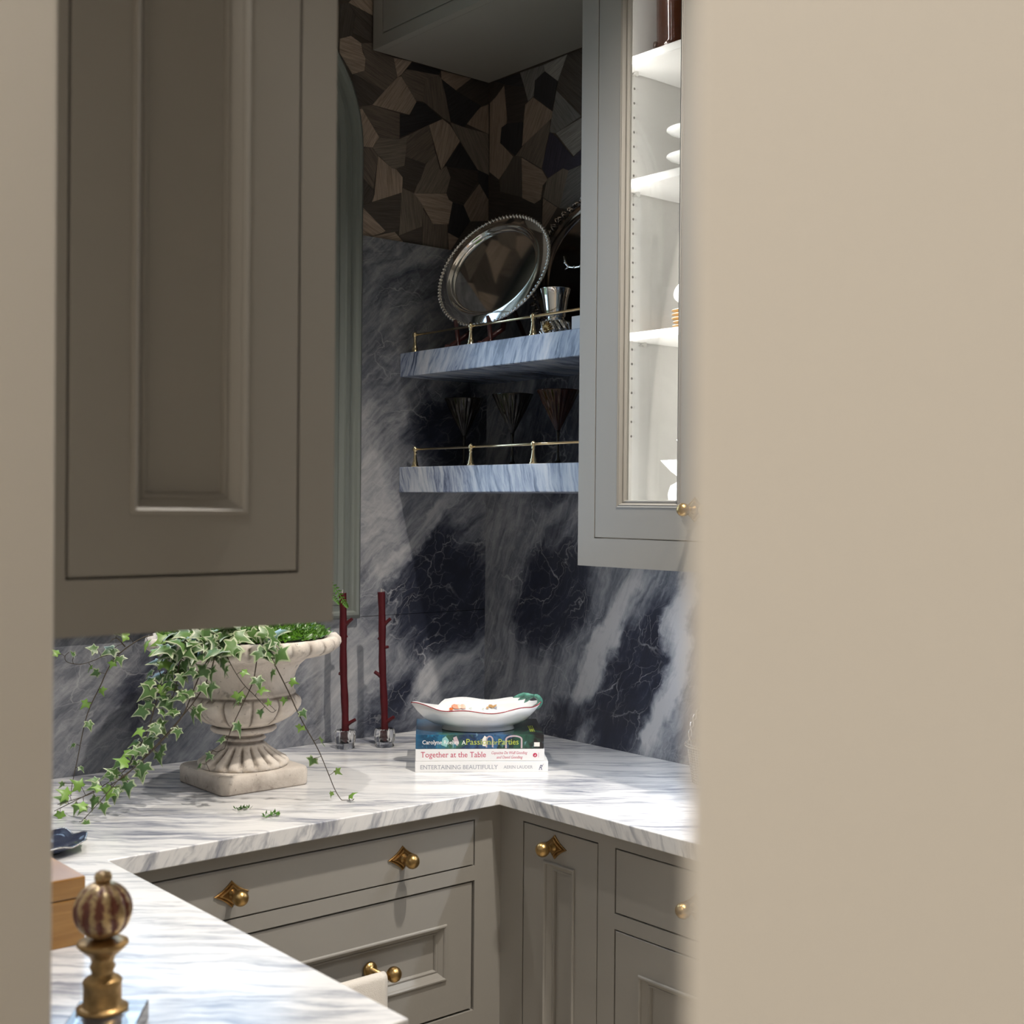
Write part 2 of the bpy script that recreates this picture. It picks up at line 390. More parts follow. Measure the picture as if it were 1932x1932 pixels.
# ------------------------------------------------------------------ room shell
XC, XO = -1.75, -1.944                     # inner and outer face of the doorway wall
YJ, YR = -1.583, -2.4424                    # far and near jamb of the doorway
XH, YD, YE = -3.7, -3.3, 0.6               # hallway left wall, far ends
arch_c = []
def arch(x0, x1, z0, z1, R, n=14, d=0.0):
    """rounded-top opening outline, offset inwards by d"""
    x0 += d; x1 -= d; z0 += d; z1 -= d; R = max(R-d, .01); p = [(x0, z0), (x1, z0)]
    p += [(x1-R+R*math.cos(a), z1-R+R*math.sin(a)) for a in [PI/2*i/n for i in range(n+1)]]
    p += [(x0+R-R*math.sin(a), z1-R+R*math.cos(a)) for a in [PI/2*i/n for i in range(n+1)]]
    return p
WX0, WX1, WZ0, WZ1 = -1.306, -0.404, H+0.294, H+1.78
def plate_with_hole(mb, outer, hole, y0, y1):
    polys = [[Vector((x, 0, z)) for x, z in outer], [Vector((x, 0, z)) for x, z in hole]]
    tris = geometry.tessellate_polygon(polys); pts = polys[0]+polys[1]; n = len(pts)
    vs = [(p.x, y0, p.z) for p in pts]+[(p.x, y1, p.z) for p in pts]
    fs = [tuple(t) for t in tris]+[tuple(i+n for i in reversed(t)) for t in tris]
    a = len(outer)
    for s, e in ((0, a), (a, n)):
        m = e-s
        for i in range(m): fs.append((s+i, s+(i+1) % m, n+s+(i+1) % m, n+s+i))
    mb.add(vs, fs)
mb = MB(); plate_with_hole(mb, [(XC, 0), (.14, 0), (.14, CEIL), (XC, CEIL)], arch(WX0, WX1, WZ0, WZ1, .35, d=.03), .0125, .14)
WALLP = mat('veneer_ground', (.075, .058, .045), .6, var=.25, vscale=30)
wall_back = struct(build('wall_back', mb, WALLP))
wall_right = struct(build('wall_right', MB().box(.0125, .15, YD, .0135, 0, CEIL), WALLP))
mb = MB().box(XO, XC, YJ, YE, 0, CEIL).box(XO, XC, YR, YJ, H+1.5, CEIL).box(XO, XC, YD, YR, 0, CEIL)
wall_left = struct(build('wall_left', mb, CREAM, bevel=.004))
struct(build('wall_front', MB().box(XH, .15, YD-.12, YD, 0, CEIL), CREAM))
struct(build('wall_hallway', MB().box(XH-.12, XH, YD, YE, 0, CEIL), CREAM))
struct(build('wall_hallway_end', MB().box(XH-.12, XO, YE, YE+.12, 0, CEIL), CREAM))
struct(build('floor', MB().box(XH-.12, .15, YD-.12, YE+.12, -.08, 0), STONEFLOOR))
struct(build('ceiling', MB().box(XH-.12, .15, YD-.12, YE+.12, CEIL, CEIL+.1), WHITEP))
struct(build('ground_outside', MB().box(-9, 9, YE+.2, 14, -.3, -.1), OUTG))

# window with rounded head
wf = MB()
prof = [(.0, .0), (.0, -.014), (.004, -.022), (.010, -.026), (.016, -.024), (.020, -.018), (.024, -.0165), (.034, -.0165), (.036, -.019), (.046, -.019), (.048, -.014), (.062, -.010), (.064, -.012), (.088, -.012), (.090, .03), (.10, .05), (.10, .10)]
rings = [[(x, y, z) for x, z in arch(WX0, WX1, WZ0, WZ1, .35, d=d)] for d, y in prof]
wf.frame(rings, False, False)
win = struct(build('window_1', wf, SAGE, smooth='auto'))
mb = MB()
for d0, d1, y0, y1 in ((.095, .13, .055, .095),):
    mb.frame([[(x, y, z) for x, z in arch(WX0, WX1, WZ0, WZ1, .35, d=d)] for d, y in ((d0, y1), (d0, y0), (d1, y0), (d1, y1))], False, False)
mb.box(-.864, -.846, .06, .09, WZ0+.09, WZ1-.09)
for z in (WZ0+.5, WZ0+.95): mb.box(WX0+.09, WX1-.09, .065, .085, z-.009, z+.009)
build('sash', mb, SAGE, win)
mb = MB(); mb.prism([(x, .074, z) for x, z in arch(WX0, WX1, WZ0, WZ1, .35, d=.112)], (0, .004, 0)); build('pane', mb, PANE, win)

# marble splashbacks
build('marble_slab', MB().box(XC, .0, .0, .0125, H-.03, H+.2954), MA, wall_back)
build('marble_slab', MB().box(WX1-.012, .0, .0, .0125, H+.2966, H+1.2247), MA, wall_back)
build('marble_slab', MB().box(XC, WX0+.012, .0, .0125, H+.2966, H+1.2247), MA, wall_back)
build('marble_slab', MB().box(.0, .0125, -1.95, .0, H-.03, H+1.2247), MB_, wall_right)

# wood veneer mosaic above the marble
Lc, Mc, Dc, Kc = (.39, .305, .24), (.165, .132, .108), (.092, .076, .064), (.032, .028, .030)
def shade(k):
    base = {'L': Lc, 'l': (.29, .22, .17), 'M': (.205, .17, .14), 'm': Mc, 'D': Dc, 'k': (.052, .040, .034), 'K': Kc, 'G': (.20, .19, .18), 'g': (.30, .285, .265), 'P': (.05, .042, .065)}[k]  # greys G and g: right-wall pieces with daylight mixed into the wood colour
    j = random.uniform(.92, 1.08); return tuple(c*j for c in base)
va = [
 ('L', 'a', -35, [(110,35),(200,-60),(405,-60),(405,190)]), ('D', 'a', 80, [(5,50),(110,35),(190,170),(150,430),(5,470)]), ('D', 'a', -28, [(110,35),(405,190),(405,520),(160,400),(190,170)]),
 ('L', 'a', -4, [(5,470),(140,435),(265,525),(285,640),(318,710),(305,860),(160,905),(60,740),(0,640)]),
 ('m', 'a', -18, [(265,525),(405,520),(405,610),(660,700),(705,930),(560,1110),(180,900),(305,860),(318,710)]), ('D', 'a', -25, [(180,900),(560,1110),(400,1280),(220,1290),(150,1010)]),
 ('L', 'a', 50, [(660,700),(880,750),(750,910),(705,940)]), ('K', 'a', -12, [(880,760),(1230,850),(1210,915),(820,840)]), ('m', 'a', -8, [(820,840),(1210,915),(1040,970),(1010,1240),(910,1220),(750,910)]),
 ('m', 'a', -82, [(1210,915),(1240,960),(1300,1200),(1350,1490),(1270,1440),(1035,1250),(1010,1240),(1040,970)]), ('L', 'a', 55, [(750,925),(935,1240),(850,1395),(400,1275),(540,1110),(705,940)]),
 ('K', 'a', 20, [(935,1240),(1035,1250),(1245,1450),(1090,1515),(735,1670),(735,1385),(835,1400),(850,1395)]), ('m', 'a', -4, [(220,1300),(400,1275),(735,1385),(730,1690),(490,1670),(275,1320)]),
 ('L', 'a', 62, [(220,1325),(275,1320),(485,1670),(405,1795),(260,1780),(250,1560)]), ('M', 'a', 17, [(490,1670),(730,1690),(880,1620),(820,1700),(805,1900),(790,2020),(650,2060),(470,1890),(405,1795)]),
 ('m', 'a', 40, [(880,1620),(1090,1515),(1170,1890),(1040,1990),(805,1910),(820,1700)]), ('L', 'a', 75, [(1090,1520),(1250,1445),(1345,1520),(1465,1715),(1240,2065)]),
 ('K', 'a', 60, [(1465,1730),(1680,2065),(1640,2160),(1300,2060),(1280,2010)]), ('M', 'a', -60, [(1350,1490),(1510,1545),(1810,1630),(1815,2130),(1680,2060),(1400,1600)]),
 ('l', 'a', 30, [(1235,860),(1600,955),(1420,1100),(1240,960)]), ('K', 'a', 40, [(1240,960),(1420,1105),(1720,1290),(1520,1545),(1360,1480),(1300,1200)]),
 ('k', 'a', 35, [(1420,1105),(1600,955),(1815,985),(1815,1260),(1720,1290)]), ('l', 'a', 80, [(1810,1270),(1815,1630),(1530,1500),(1720,1300)]),
 ('m', 'b', -50, [(260,370),(405,380),(470,480),(410,890),(265,720)]), ('L', 'b', -84, [(470,480),(640,630),(690,640),(770,740),(760,925),(395,1040),(425,950)]),
 ('D', 'b', -5, [(800,490),(1050,575),(990,760),(910,895),(770,870),(770,740),(690,630),(790,595)]), ('M', 'b', 58, [(1170,450),(1220,640),(1240,650),(1300,600),(1350,740),(1300,930),(905,935),(1050,575)]),
 ('D', 'b', 55, [(265,720),(410,890),(420,950),(395,1040),(265,1080)]), ('D', 'b', 8, [(395,1040),(750,930),(740,1200),(720,1390),(560,1445),(520,1410),(560,1385),(265,1090)]),
 ('L', 'b', -25, [(260,1080),(560,1390),(520,1415),(400,1455),(250,1450)]), ('L', 'b', 20, [(400,1455),(670,1400),(770,1515),(770,1600),(400,1600)]),
 ('M', 'b', -82, [(770,870),(905,930),(1020,1090),(1000,1340),(725,1445),(740,1200),(750,930)]), ('L', 'b', -2, [(905,935),(1300,935),(1330,1010),(1375,1040),(1325,1310),(1140,1310),(1020,1100)]),
 ('D', 'b', 15, [(725,1445),(1000,1345),(1010,1650),(770,1650),(770,1520)]), ('m', 'b', 86, [(1010,1120),(1140,1310),(1310,1310),(1320,1700),(1010,1700)]),
 ('K', 'b', 78, [(1375,1040),(1510,1080),(1590,1270),(1450,1480),(1320,1410),(1330,1310)]), ('k', 'b', -12, [(1300,610),(1680,660),(1690,770),(1510,1080),(1375,1040),(1300,935),(1350,740)]),
 ('l', 'b', 60, [(1700,820),(1810,1010),(1810,1270),(1590,1275),(1510,1075)]), ('K', 'b', 70, [(1680,650),(1810,700),(1810,1010),(1700,820),(1660,760)]),
 ('l', 'b', 10, [(1320,1410),(1450,1480),(1330,1660)]), ('D', 'b', 30, [(1590,1275),(1810,1275),(1810,1750),(1330,1660),(1450,1480)])]
vb = [
 ('K', 'c', -5, [(530,470),(650,460),(970,355),(1040,560),(760,520)]), ('k', 'c', -4, [(755,525),(1040,560),(1090,750),(1045,800),(1010,1050),(800,1060),(790,900)]),
 ('l', 'c', 85, [(525,790),(640,690),(755,530),(795,1000),(790,1060),(715,1120),(695,1330),(880,1530),(820,1640),(680,1850),(530,1750)]), ('k', 'c', 45, [(525,480),(755,520),(640,690),(525,790)]),
 ('G', 'c', 60, [(980,350),(1310,240),(1325,330),(1190,460),(1170,680),(1090,750),(1040,560)]), ('g', 'c', 20, [(1310,240),(1640,95),(1510,470),(1325,330)]),
 ('K', 'c', 80, [(1325,330),(1510,475),(1480,600),(1430,890),(1170,690),(1190,460)]), ('l', 'c', 60, [(1160,695),(1435,895),(1420,990),(1040,1350),(1005,1380),(1050,800)]),
 ('K', 'c', 80, [(800,1060),(1020,1040),(1005,1380),(910,1520),(700,1340),(720,1120)]), ('D', 'c', -40, [(1640,95),(1960,-20),(1960,1050),(1500,570),(1510,470)]),
 ('G', 'c', -50, [(1490,600),(1835,960),(1480,1200),(1390,1190),(1420,990),(1435,895)]), ('g', 'c', 15, [(1480,1200),(1960,915),(1960,1300),(1730,1520)]),
 ('m', 'c', 55, [(1390,1185),(1340,1400),(1290,1700),(1000,1530),(910,1520),(1040,1350),(1400,1000)]), ('P', 'c', 70, [(1395,1180),(1490,1250),(1725,1540),(1640,1650),(1370,1830),(1285,1690)]),
 ('P', 'c', -20, [(1725,1540),(1960,1300),(1960,1590),(1650,1720),(1580,1690)]), ('M', 'c', 80, [(1370,1830),(1580,1690),(1660,1720),(1590,2020),(1530,2250),(1300,2100),(1360,1850)]),
 ('G', 'c', 20, [(1660,1720),(1960,1590),(1960,2300),(1530,2250)]), ('l', 'c', -18, [(1000,1540),(1290,1715),(1365,1850),(1300,1930),(1270,2130),(1180,2190),(1010,2110)]),
 ('D', 'c', 84, [(880,1530),(1000,1530),(1005,2100),(700,2020),(700,1850),(820,1640)]), ('k', 'c', -15, [(525,1750),(680,1850),(700,2020),(1000,2090),(1180,2190),(1290,2100),(1290,2600),(525,2600)]),
 ('l', 'c', 40, [(1300,2110),(1500,2240),(1280,2600)])]
CROP = {'a': (640, 0, .15528), 'b': (640, 220, .15528), 'c': (850, 90, .13458)}
def piece(k, crop, grain, pts, ax, parent):
    ox, oy, s = CROP[crop]; W = [at(ox+x*s, oy+y*s, ax, .0125) for x, y in pts]
    U = Vector((1, 0, 0)) if ax == 1 else Vector((0, -1, 0)); N = Vector((0, -1, 0)) if ax == 1 else Vector((-1, 0, 0)); Z = Vector((0, 0, 1))
    c = sum(W, Vector())/len(W)
    lim = -.0006
    for p in W:
        if ax == 1: p.x = min(p.x, .0112)
        else: p.y = min(p.y, .0112)
    g = math.radians(grain); ex = U*math.cos(g)+Z*math.sin(g); ey = N.cross(ex)
    R = Matrix((ex, ey, N)).transposed(); n = len(W); T = random.uniform(.0009, .0016)
    lo = [R.transposed() @ (p-c) for p in W]; cen = sum(lo, Vector())/n
    lo = [q-(q-cen).normalized()*.0004 for q in lo]
    vs = [(q.x, q.y, 0) for q in lo]+[(q.x, q.y, T) for q in lo]
    fs = [tuple(range(n-1, -1, -1)), tuple(range(n, 2*n))]+[(i, (i+1) % n, n+(i+1) % n, n+i) for i in range(n)]
    me = bpy.data.meshes.new('veneer_piece'); me.from_pydata(vs, [], fs); me.materials.append(VENEER)
    bm = bmesh.new(); bm.from_mesh(me); bmesh.ops.recalc_face_normals(bm, faces=bm.faces); bm.to_mesh(me); bm.free()
    o = bpy.data.objects.new('veneer_piece', me); C.objects.link(o); o.parent = parent
    o.matrix_local = Matrix.Translation(c) @ R.to_4x4(); o.color = (*shade(k), 1)
for k, cr, gr, pts in va: piece(k, cr, gr, pts, 1, wall_back)
for k, cr, gr, pts in vb: piece(k, cr, gr, pts, 0, wall_right)

# ------------------------------------------------------------------ joinery helpers
Z3 = Vector((0, 0, 1))
class Face:
    def __init__(s, O, U, N): s.O = Vector(O); s.U = Vector(U); s.N = Vector(N)
    def p(s, u, v, w_): return s.O + s.U*u + Z3*(v+H) + s.N*w_
    def loop(s, u0, u1, v0, v1, w_): return [s.p(u0, v0, w_), s.p(u1, v0, w_), s.p(u1, v1, w_), s.p(u0, v1, w_)]
    def slab(s, mb, u0, u1, v0, v1, w0, w1): return mb.frame([s.loop(u0, u1, v0, v1, w0), s.loop(u0, u1, v0, v1, w1)])
MOULD = [(0, -.002), (0, .002), (.0015, .0042), (.004, .0045), (.0062, .002), (.0072, -.001), (.0155, -.0095), (.0165, -.0085), (.0190, -.0085), (.0205, -.0115), (.0212, -.0150)]
def face_frame(F, mb, outer, holes, w0, w1):
    us = sorted({outer[0], outer[1]} | {h[i] for h in holes for i in (0, 1)}); vs = sorted({outer[2], outer[3]} | {h[i] for h in holes for i in (2, 3)})
    for i in range(len(us)-1):
        for j in range(len(vs)-1):
            cu, cv = (us[i]+us[i+1])/2, (vs[j]+vs[j+1])/2
            if not any(h[0] < cu < h[1] and h[2] < cv < h[3] for h in holes): F.slab(mb, us[i], us[i+1], vs[j], vs[j+1], w0, w1)
def panel_front(F, name, parent, r, stile, rail, material, G=.0028, T=.02, w=0.0, glass=None, mould=MOULD):
    u0, u1, v0, v1 = r[0]+G, r[1]-G, r[2]+G, r[3]-G
    mb = MB(); L = F.loop
    if stile is None:
        mb.frame([L(u0, u1, v0, v1, w-T), L(u0, u1, v0, v1, w-.0008), L(u0+.0008, u1-.0008, v0+.0008, v1-.0008, w)])
        return build(name, mb, material, parent)
    a = L(u0+stile, u1-stile, v0+rail, v1-rail, w); b = L(u0+stile, u1-stile, v0+rail, v1-rail, w-T)
    mb.frame([b, L(u0, u1, v0, v1, w-T), L(u0, u1, v0, v1, w-.0008), L(u0+.0008, u1-.0008, v0+.0008, v1-.0008, w), a, b], False, False)
    d = build(name, mb, material, parent)
    mb = MB(); mb.frame([L(u0+stile+i, u1-stile-i, v0+rail+i, v1-rail-i, w+k) for i, k in mould]+[L(u0+stile+mould[-1][0], u1-stile-mould[-1][0], v0+rail+mould[-1][0], v1-rail-mould[-1][0], w-T+.002)], False, False)
    build('moulding', mb, material, d)
    e = mould[-2][0]; mb = MB(); F.slab(mb, u0+stile+e, u1-stile-e, v0+rail+e, v1-rail-e, w+mould[-1][1]-.004, w+mould[-1][1])
    build('glass_pane' if glass else 'panel', mb, glass or material, d)
    return d
def star_knob(F, parent, u, v, w=0.0, m=BRASS, plate=True, r=.0142):
    """concave diamond backplate, stem and ball"""
    mb = MB()
    if plate:
        def star(a, b, w_):
            pts = []
            cs = [(a, 0), (0, b), (-a, 0), (0, -b)]
            for i in range(4):
                p, q = cs[i], cs[(i+1) % 4]
                for k in range(6):
                    t = k/6; x = p[0]*(1-t)+q[0]*t; y = p[1]*(1-t)+q[1]*t; s_ = 1-.13*4*t*(1-t)
                    pts.append(F.p(u+x*s_, v+y*s_, w_))
            return pts
        mb.frame([star(.034, .0235, w), star(.034, .0235, w+.0022), star(.0315, .0212, w+.0030), star(.026, .0175, w+.0026), star(.025, .0165, w+.0048), star(.021, .0138, w+.0056)])
        bp = build('backplate', mb, BRASS_D if m is BRASS else m, parent); mb = MB()
    mb.lathe([(.0085, .003), (.0088, .006), (.006, .0085), (.0052, .014), (.0062, .021)], 18, F.p(u, v, w), axis=F.N)
    mb.ball(F.p(u, v, w+.0325), r, 24)
    return build('knob', mb, m, parent, smooth=True)

# ------------------------------------------------------------------ worktop (one continuous U of marble)
mb = MB()
poly = [(XC, -.001), (-.001, -.001), (-.001, -1.93), (-.4897, -1.93), (-.4897, -.65), (-1.3042, -.65), (-1.3042, -1.4668), (XC, -1.4668)]
mb.prism([(x, y, H-.0305) for x, y in poly], (0, 0, .0305))
wt = build('worktop', mb, TOPM, bevel=.0022, seg=3)
tag(wt, 'U-shaped white worktop of grey streaked marble', 'worktop')

# ------------------------------------------------------------------ base cabinets
FA = Face((0, -.62, 0), (1, 0, 0), (0, -1, 0)); FB = Face((-.46, 0, 0), (0, -1, 0), (-1, 0, 0))
VB, VT = -.80, -.0307
def carcass(F, u0, u1, depth, v0=VB, v1=VT, w0=-.024):
    mb = MB(); F.slab(mb, u0, u1, v0, v1, -depth, w0); return mb
# run under the window
ca = thing('base_cabinet', 'taupe drawer cabinet with towel rail beneath the window worktop', 'cabinet', (-.88, -.32, 0))
holesA = [(-1.2481, -.5281, -.1514, -.0587), (-1.2481, -.5281, -.4419, -.1807), (-1.2481, -.5281, -.775, -.4712)]
mb = MB(); face_frame(FA, mb, (-1.29, -.4595, VB, VT), holesA, -.022, 0); build('face_frame', mb, PAINT, ca)
build('carcass', carcass(FA, -1.30, -.4605, .60), DARKGAP, ca)
build('toe_kick', MB().box(-1.29, -.4605, -.56, -.03, 0, H+VB), PAINT, ca)
d1 = panel_front(FA, 'drawer', ca, holesA[0], None, 0, PAINT)
for u in (-.7065, -1.0695): star_knob(FA, d1, u, -.1055)
d2 = panel_front(FA, 'drawer', ca, holesA[1], .064, .071, PAINT, G=.0042, w=-.003)
d3 = panel_front(FA, 'drawer', ca, holesA[2], .066, .073, PAINT)
# towel rail on the second drawer
def towel_bar(F, parent, ua, ub, v, w0, stand):
    t = MB()
    for u in (ua, ub):
        t.lathe([(.0145, 0), (.0150, .003), (.0135, .0065), (.009, .009), (.006, .011), (.0055, stand)], 24, F.p(u, v, w0), axis=F.N)
    t.tube([F.p(ua-.03, v, w0+stand), F.p(ub+.014, v, w0+stand)], .0058, 16)
    for u in (ua-.034, ub+.020): t.ball(F.p(u, v, w0+stand), .0148, 24)
    return build('towel_rail', t, BRASS, parent, smooth=True)
towel_bar(FA, d2, -1.015, -.770, -.309, -.0150, .052)
towel_bar(FA, d3, -1.015, -.770, -.62, -.0150, .052)
# run under the corner shelves and the glazed cabinet
cb = thing('base_cabinet', 'taupe base cabinet below glazed cabinet with narrow pull-out and stacked fronts', 'cabinet', (-.22, -1.2, 0))
holesB = [(.6888, .9035, -.785, -.0587), (.9476, 1.3424, -.1806, -.0587), (.9476, 1.3424, -.785, -.209), (1.39, 1.86, -.785, -.0587)]
mb = MB(); face_frame(FB, mb, (.6196, 1.92, VB, VT), holesB, -.022, 0); build('face_frame', mb, PAINT, cb)
build('carcass', carcass(FB, .6210, 1.92, .43), DARKGAP, cb)
build('toe_kick', MB().box(-.40, -.02, -1.92, -.6210, 0, H+VB), PAINT, cb)
p1 = lab(panel_front(FB, 'pull_out_door', cb, holesB[0], .0605, .0615, PAINT), 'narrow taupe pull-out door')
star_knob(FB, p1, .7835, -.0915)
p2 = panel_front(FB, 'drawer', cb, holesB[1], None, 0, PAINT); star_knob(FB, p2, 1.145, -.120)
p3 = panel_front(FB, 'door', cb, holesB[2], .0600, .0640, PAINT); star_knob(FB, p3, 1.312, -.26)
p4 = panel_front(FB, 'door', cb, holesB[3], .0600, .0640, PAINT); star_knob(FB, p4, 1.42, -.26)
# run under the near leg of the worktop
FC = Face((-1.335, 0, 0), (0, 1, 0), (1, 0, 0))
cc = thing('base_cabinet', 'taupe base cabinet carrying the near leg of the worktop', 'cabinet', (-1.54, -1.06, 0))
holesC = [(-1.43, -1.06, -.775, -.0587), (-1.03, -.68, -.775, -.0587)]
mb = MB(); face_frame(FC, mb, (-1.45, -.645, VB, VT), holesC, -.022, 0); build('face_frame', mb, PAINT, cc)
mb = MB(); FC.slab(mb, -1.45, -.645, VB, VT, -.41, -.024); build('carcass', mb, PAINT, cc)
build('toe_kick', MB().box(XC+.01, -1.40, -1.44, -.65, 0, H+VB), PAINT, cc)
for h, u in zip(holesC, (-1.09, -1.0)):
    d = panel_front(FC, 'door', cc, h, .06, .064, PAINT); star_knob(FC, d, u, -.12)

# towel over the rail
mb = MB(); yb = -.62+.015-.052+.0
yb = -.657; zt = H-.309; path = []
for t in range(9):
    a = PI*t/8; path.append((yb+.0085*math.cos(a), zt+.0085*math.sin(a)))
path = [(yb+.0085, zt-.17+.02*i) for i in range(8)]+path+[(yb-.0085-.0004*i, zt-.02*i) for i in range(1, 14)]
us = [-.985+.0133*i for i in range(17)]
def tw(u, y, z, k): s_ = max(0, zt-z); return (u+.003*math.sin(z*60)*s_*3, y-.0045*s_*6*math.sin(u*75)*(1 if y < yb else .3)-k, z)
nU = len(us); vs = [tw(u, y, z, 0) for (y, z) in path for u in us]
fs = [(i*nU+k, i*nU+k+1, (i+1)*nU+k+1, (i+1)*nU+k) for i in range(len(path)-1) for k in range(nU-1)]
mb.add(vs, fs); t = build('hand_towel', mb, TOWEL, smooth=True, loc=(-.88, yb, zt-.2))
so = t.modifiers.new('thickness', 'SOLIDIFY'); so.thickness = .0028; so.offset = 1
tag(t, 'cream linen hand towel hanging over the brass drawer rail', 'towel')

# ------------------------------------------------------------------ wall cabinets
# near left, its panelled end faces the doorway
FE = Face((0, -1.467, 0), (1, 0, 0), (0, -1, 0))
wc = thing('wall_cabinet', 'tall taupe wall cabinet on the near left with moulded end panel', 'cabinet', (-1.58, -.9, H+.4482))
ho = [(-1.6965, -1.4503, .501, 1.98)]
mb = MB(); face_frame(FE, mb, (XC+.001, -1.4085, .4482, 2.06), ho, -.022, 0); build('face_frame', mb, PAINT, wc)
mb = MB(); FE.slab(mb, XC+.001, -1.4085, .4482, 2.06, -1.30, -.0235); build('carcass', mb, PAINT, wc)
panel_front(FE, 'end_door', wc, ho[0], .0590, .0580, PAINT, G=.0026)
# over the corner shelves
FU = Face((-.3686, 0, 0), (0, -1, 0), (-1, 0, 0))
uc = thing('wall_cabinet', 'dark taupe high cabinet above the corner shelves', 'cabinet', (-.18, -.36, H+1.6794))
hu = [(.0397, .68, 1.7085, 2.04)]
mb = MB(); face_frame(FU, mb, (.0005, .7175, 1.6794, 2.08), hu, -.022, 0); build('face_frame', mb, PAINT, uc)
mb = MB(); FU.slab(mb, .0005, .7175, 1.6794, 2.08, -.366, -.0225); build('carcass', mb, PAINT, uc)
panel_front(FU, 'door', uc, hu[0], .06, .06, PAINT)
# glazed cabinet on the right wall
FG = Face((-.345, 0, 0), (0, -1, 0), (-1, 0, 0))
gc = thing('glazed_cabinet', 'taupe glass fronted wall cabinet with lit white interior and shelves', 'cabinet', (-.17, -1.08, H+.4506))
hg = [(.7657, 1.3505, .507, 1.93)]
mb = MB(); face_frame(FG, mb, (.7185, 1.445, .4506, 2.08), hg, -.022, 0); build('face_frame', mb, PAINT, gc)
mb = MB().box(-.323, -.001, -.7385, -.7190, H+.4506, H+2.08).box(-.323, -.001, -1.445, -1.425, H+.4506, H+2.08).box(-.323, -.001, -1.425, -.7385, H+.4506, H+.5106).box(-.323, -.001, -1.425, -.7385, H+2.0, H+2.08).box(-.012, -.001, -1.425, -.7385, H+.5106, H+2.0)
ci = build('carcass', mb, [PAINT, PAINT_IN], gc)
me = ci.data
for p in me.polygons:
    c_ = ci.matrix_world @ p.center + gc.location if False else p.center + gc.location
    if (-.7395 > c_.y > -1.4245 and H+.5 < c_.z < H+2.0) and not (abs(p.normal.z) > .5 and c_.z < H+.46): p.material_index = 1
for p in me.polygons:
    c_ = p.center + gc.location
    if abs(p.normal.y) > .9 and (abs(c_.y+.7385) < .0006 or abs(c_.y+1.425) < .0006): p.material_index = 1
MG = [(0, -.002), (0, .001), (.003, -.0005), (.0045, .0005), (.0085, -.0075), (.0095, -.0060), (.0125, -.0060), (.0135, -.0100), (.0138, -.0130)]
gd = panel_front(FG, 'door', gc, (.7657, 1.0575, .507, 1.93), .0615, .0610, PAINT, G=.0018, glass=PANE, mould=MG)
star_knob(FG, gd, 1.0325, .5665, r=.0125)
gd2 = panel_front(FG, 'door', gc, (1.0590, 1.3505, .507, 1.93), .0615, .0610, PAINT, G=.0018, glass=PANE, mould=MG)
star_knob(FG, gd2, 1.085, .5665, r=.0125)
SH = []
for zb, xf in ((1.4732, -.2586), (1.2251, -.251), (.9151, -.2272)):
    s_ = build('shelf', MB().box(xf, -.013, -1.424, -.7395, H+zb, H+zb+.0165), PAINT_IN, gc, bevel=.0008); SH.append(H+zb+.0165)
    yy = -.7395
    for xx in (xf+.035, -.05):
        pm = MB()
        pm.lathe([(.0028, 0), (.0028, .012), (.0052, .012), (.0052, .016)], 12, (xx, yy, H+zb-.0065), axis=(0, -1, 0)); pm.box(xx-.005, xx+.005, yy-.016, yy-.001, H+zb-.003, H+zb-.0002)
        build('shelf_pin', pm, NICKEL, s_)
pm = MB(); z = H+.7176
while z < H+1.46:
    if all(abs(z-(H+q)) > .012 for q in (.9235, 1.233, 1.48)):
        for xx in (-.2135, -.05):
            pm.lathe([(.0027, 0), (.0027, .0004)], 10, (xx, -.7385, z), axis=(0, -1, 0))
    z += .0302
stuff(build('pin_holes', pm, DARKGAP, gc))
for z in (.545, 1.168, 1.62):
    hm = MB().box(-.322, -.302, -.7465, -.7388, H+z-.02, H+z+.02).box(-.318, -.306, -.7495, -.7465, H+z-.015, H+z+.015); build('hinge', hm, NICKEL, gc, bevel=.001)

# ------------------------------------------------------------------ corner shelves with brass gallery rails
def corner_shelf(label, z0, z1, m, px_posts, end):
    s_ = thing('corner_shelf', label, 'shelf', (-.14, -.36, H+z0))
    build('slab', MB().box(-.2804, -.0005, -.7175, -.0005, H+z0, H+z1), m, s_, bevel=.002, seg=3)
    xp = -.262; ys = [at(px, 900, 0, xp).y for px in px_posts]
    ys += [ys[-1]-.228]
    ys = [max(-.70, y) for y in ys]
    prof = [(.0095, 0), (.0098, .003), (.0072, .006), (.0078, .009), (.0058, .014), (.0040, .026), (.0036, .033), (.0052, .035), (.0036, .037), (.0058, .040), (.0066, .044), (.0055, .0485), (.0022, .0510), (.001, .0522)]
    for y in ys:
        build('rail_post', MB().lathe(prof, 18, (xp, y, H+z1), cap=True), RAILB, s_, smooth=True)
    build('gallery_rail', MB().tube([(xp, ys[0], H+z1+.044), (xp, -.7175, H+z1+.044)], .0029, 12), RAILB, s_, smooth=True)
    return s_
S1, S2 = H+.9462, H+.6632
corner_shelf('upper daylight-tinted grey marble corner shelf with brass gallery rail, holding silver', .8877, .9462, SHELFM, (781, 886, 1003), 1)
corner_shelf('lower daylight-tinted grey marble corner shelf with brass gallery rail, holding dark glasses', .6006, .6632, SHELFM2, (783, 888, 1006), 1)
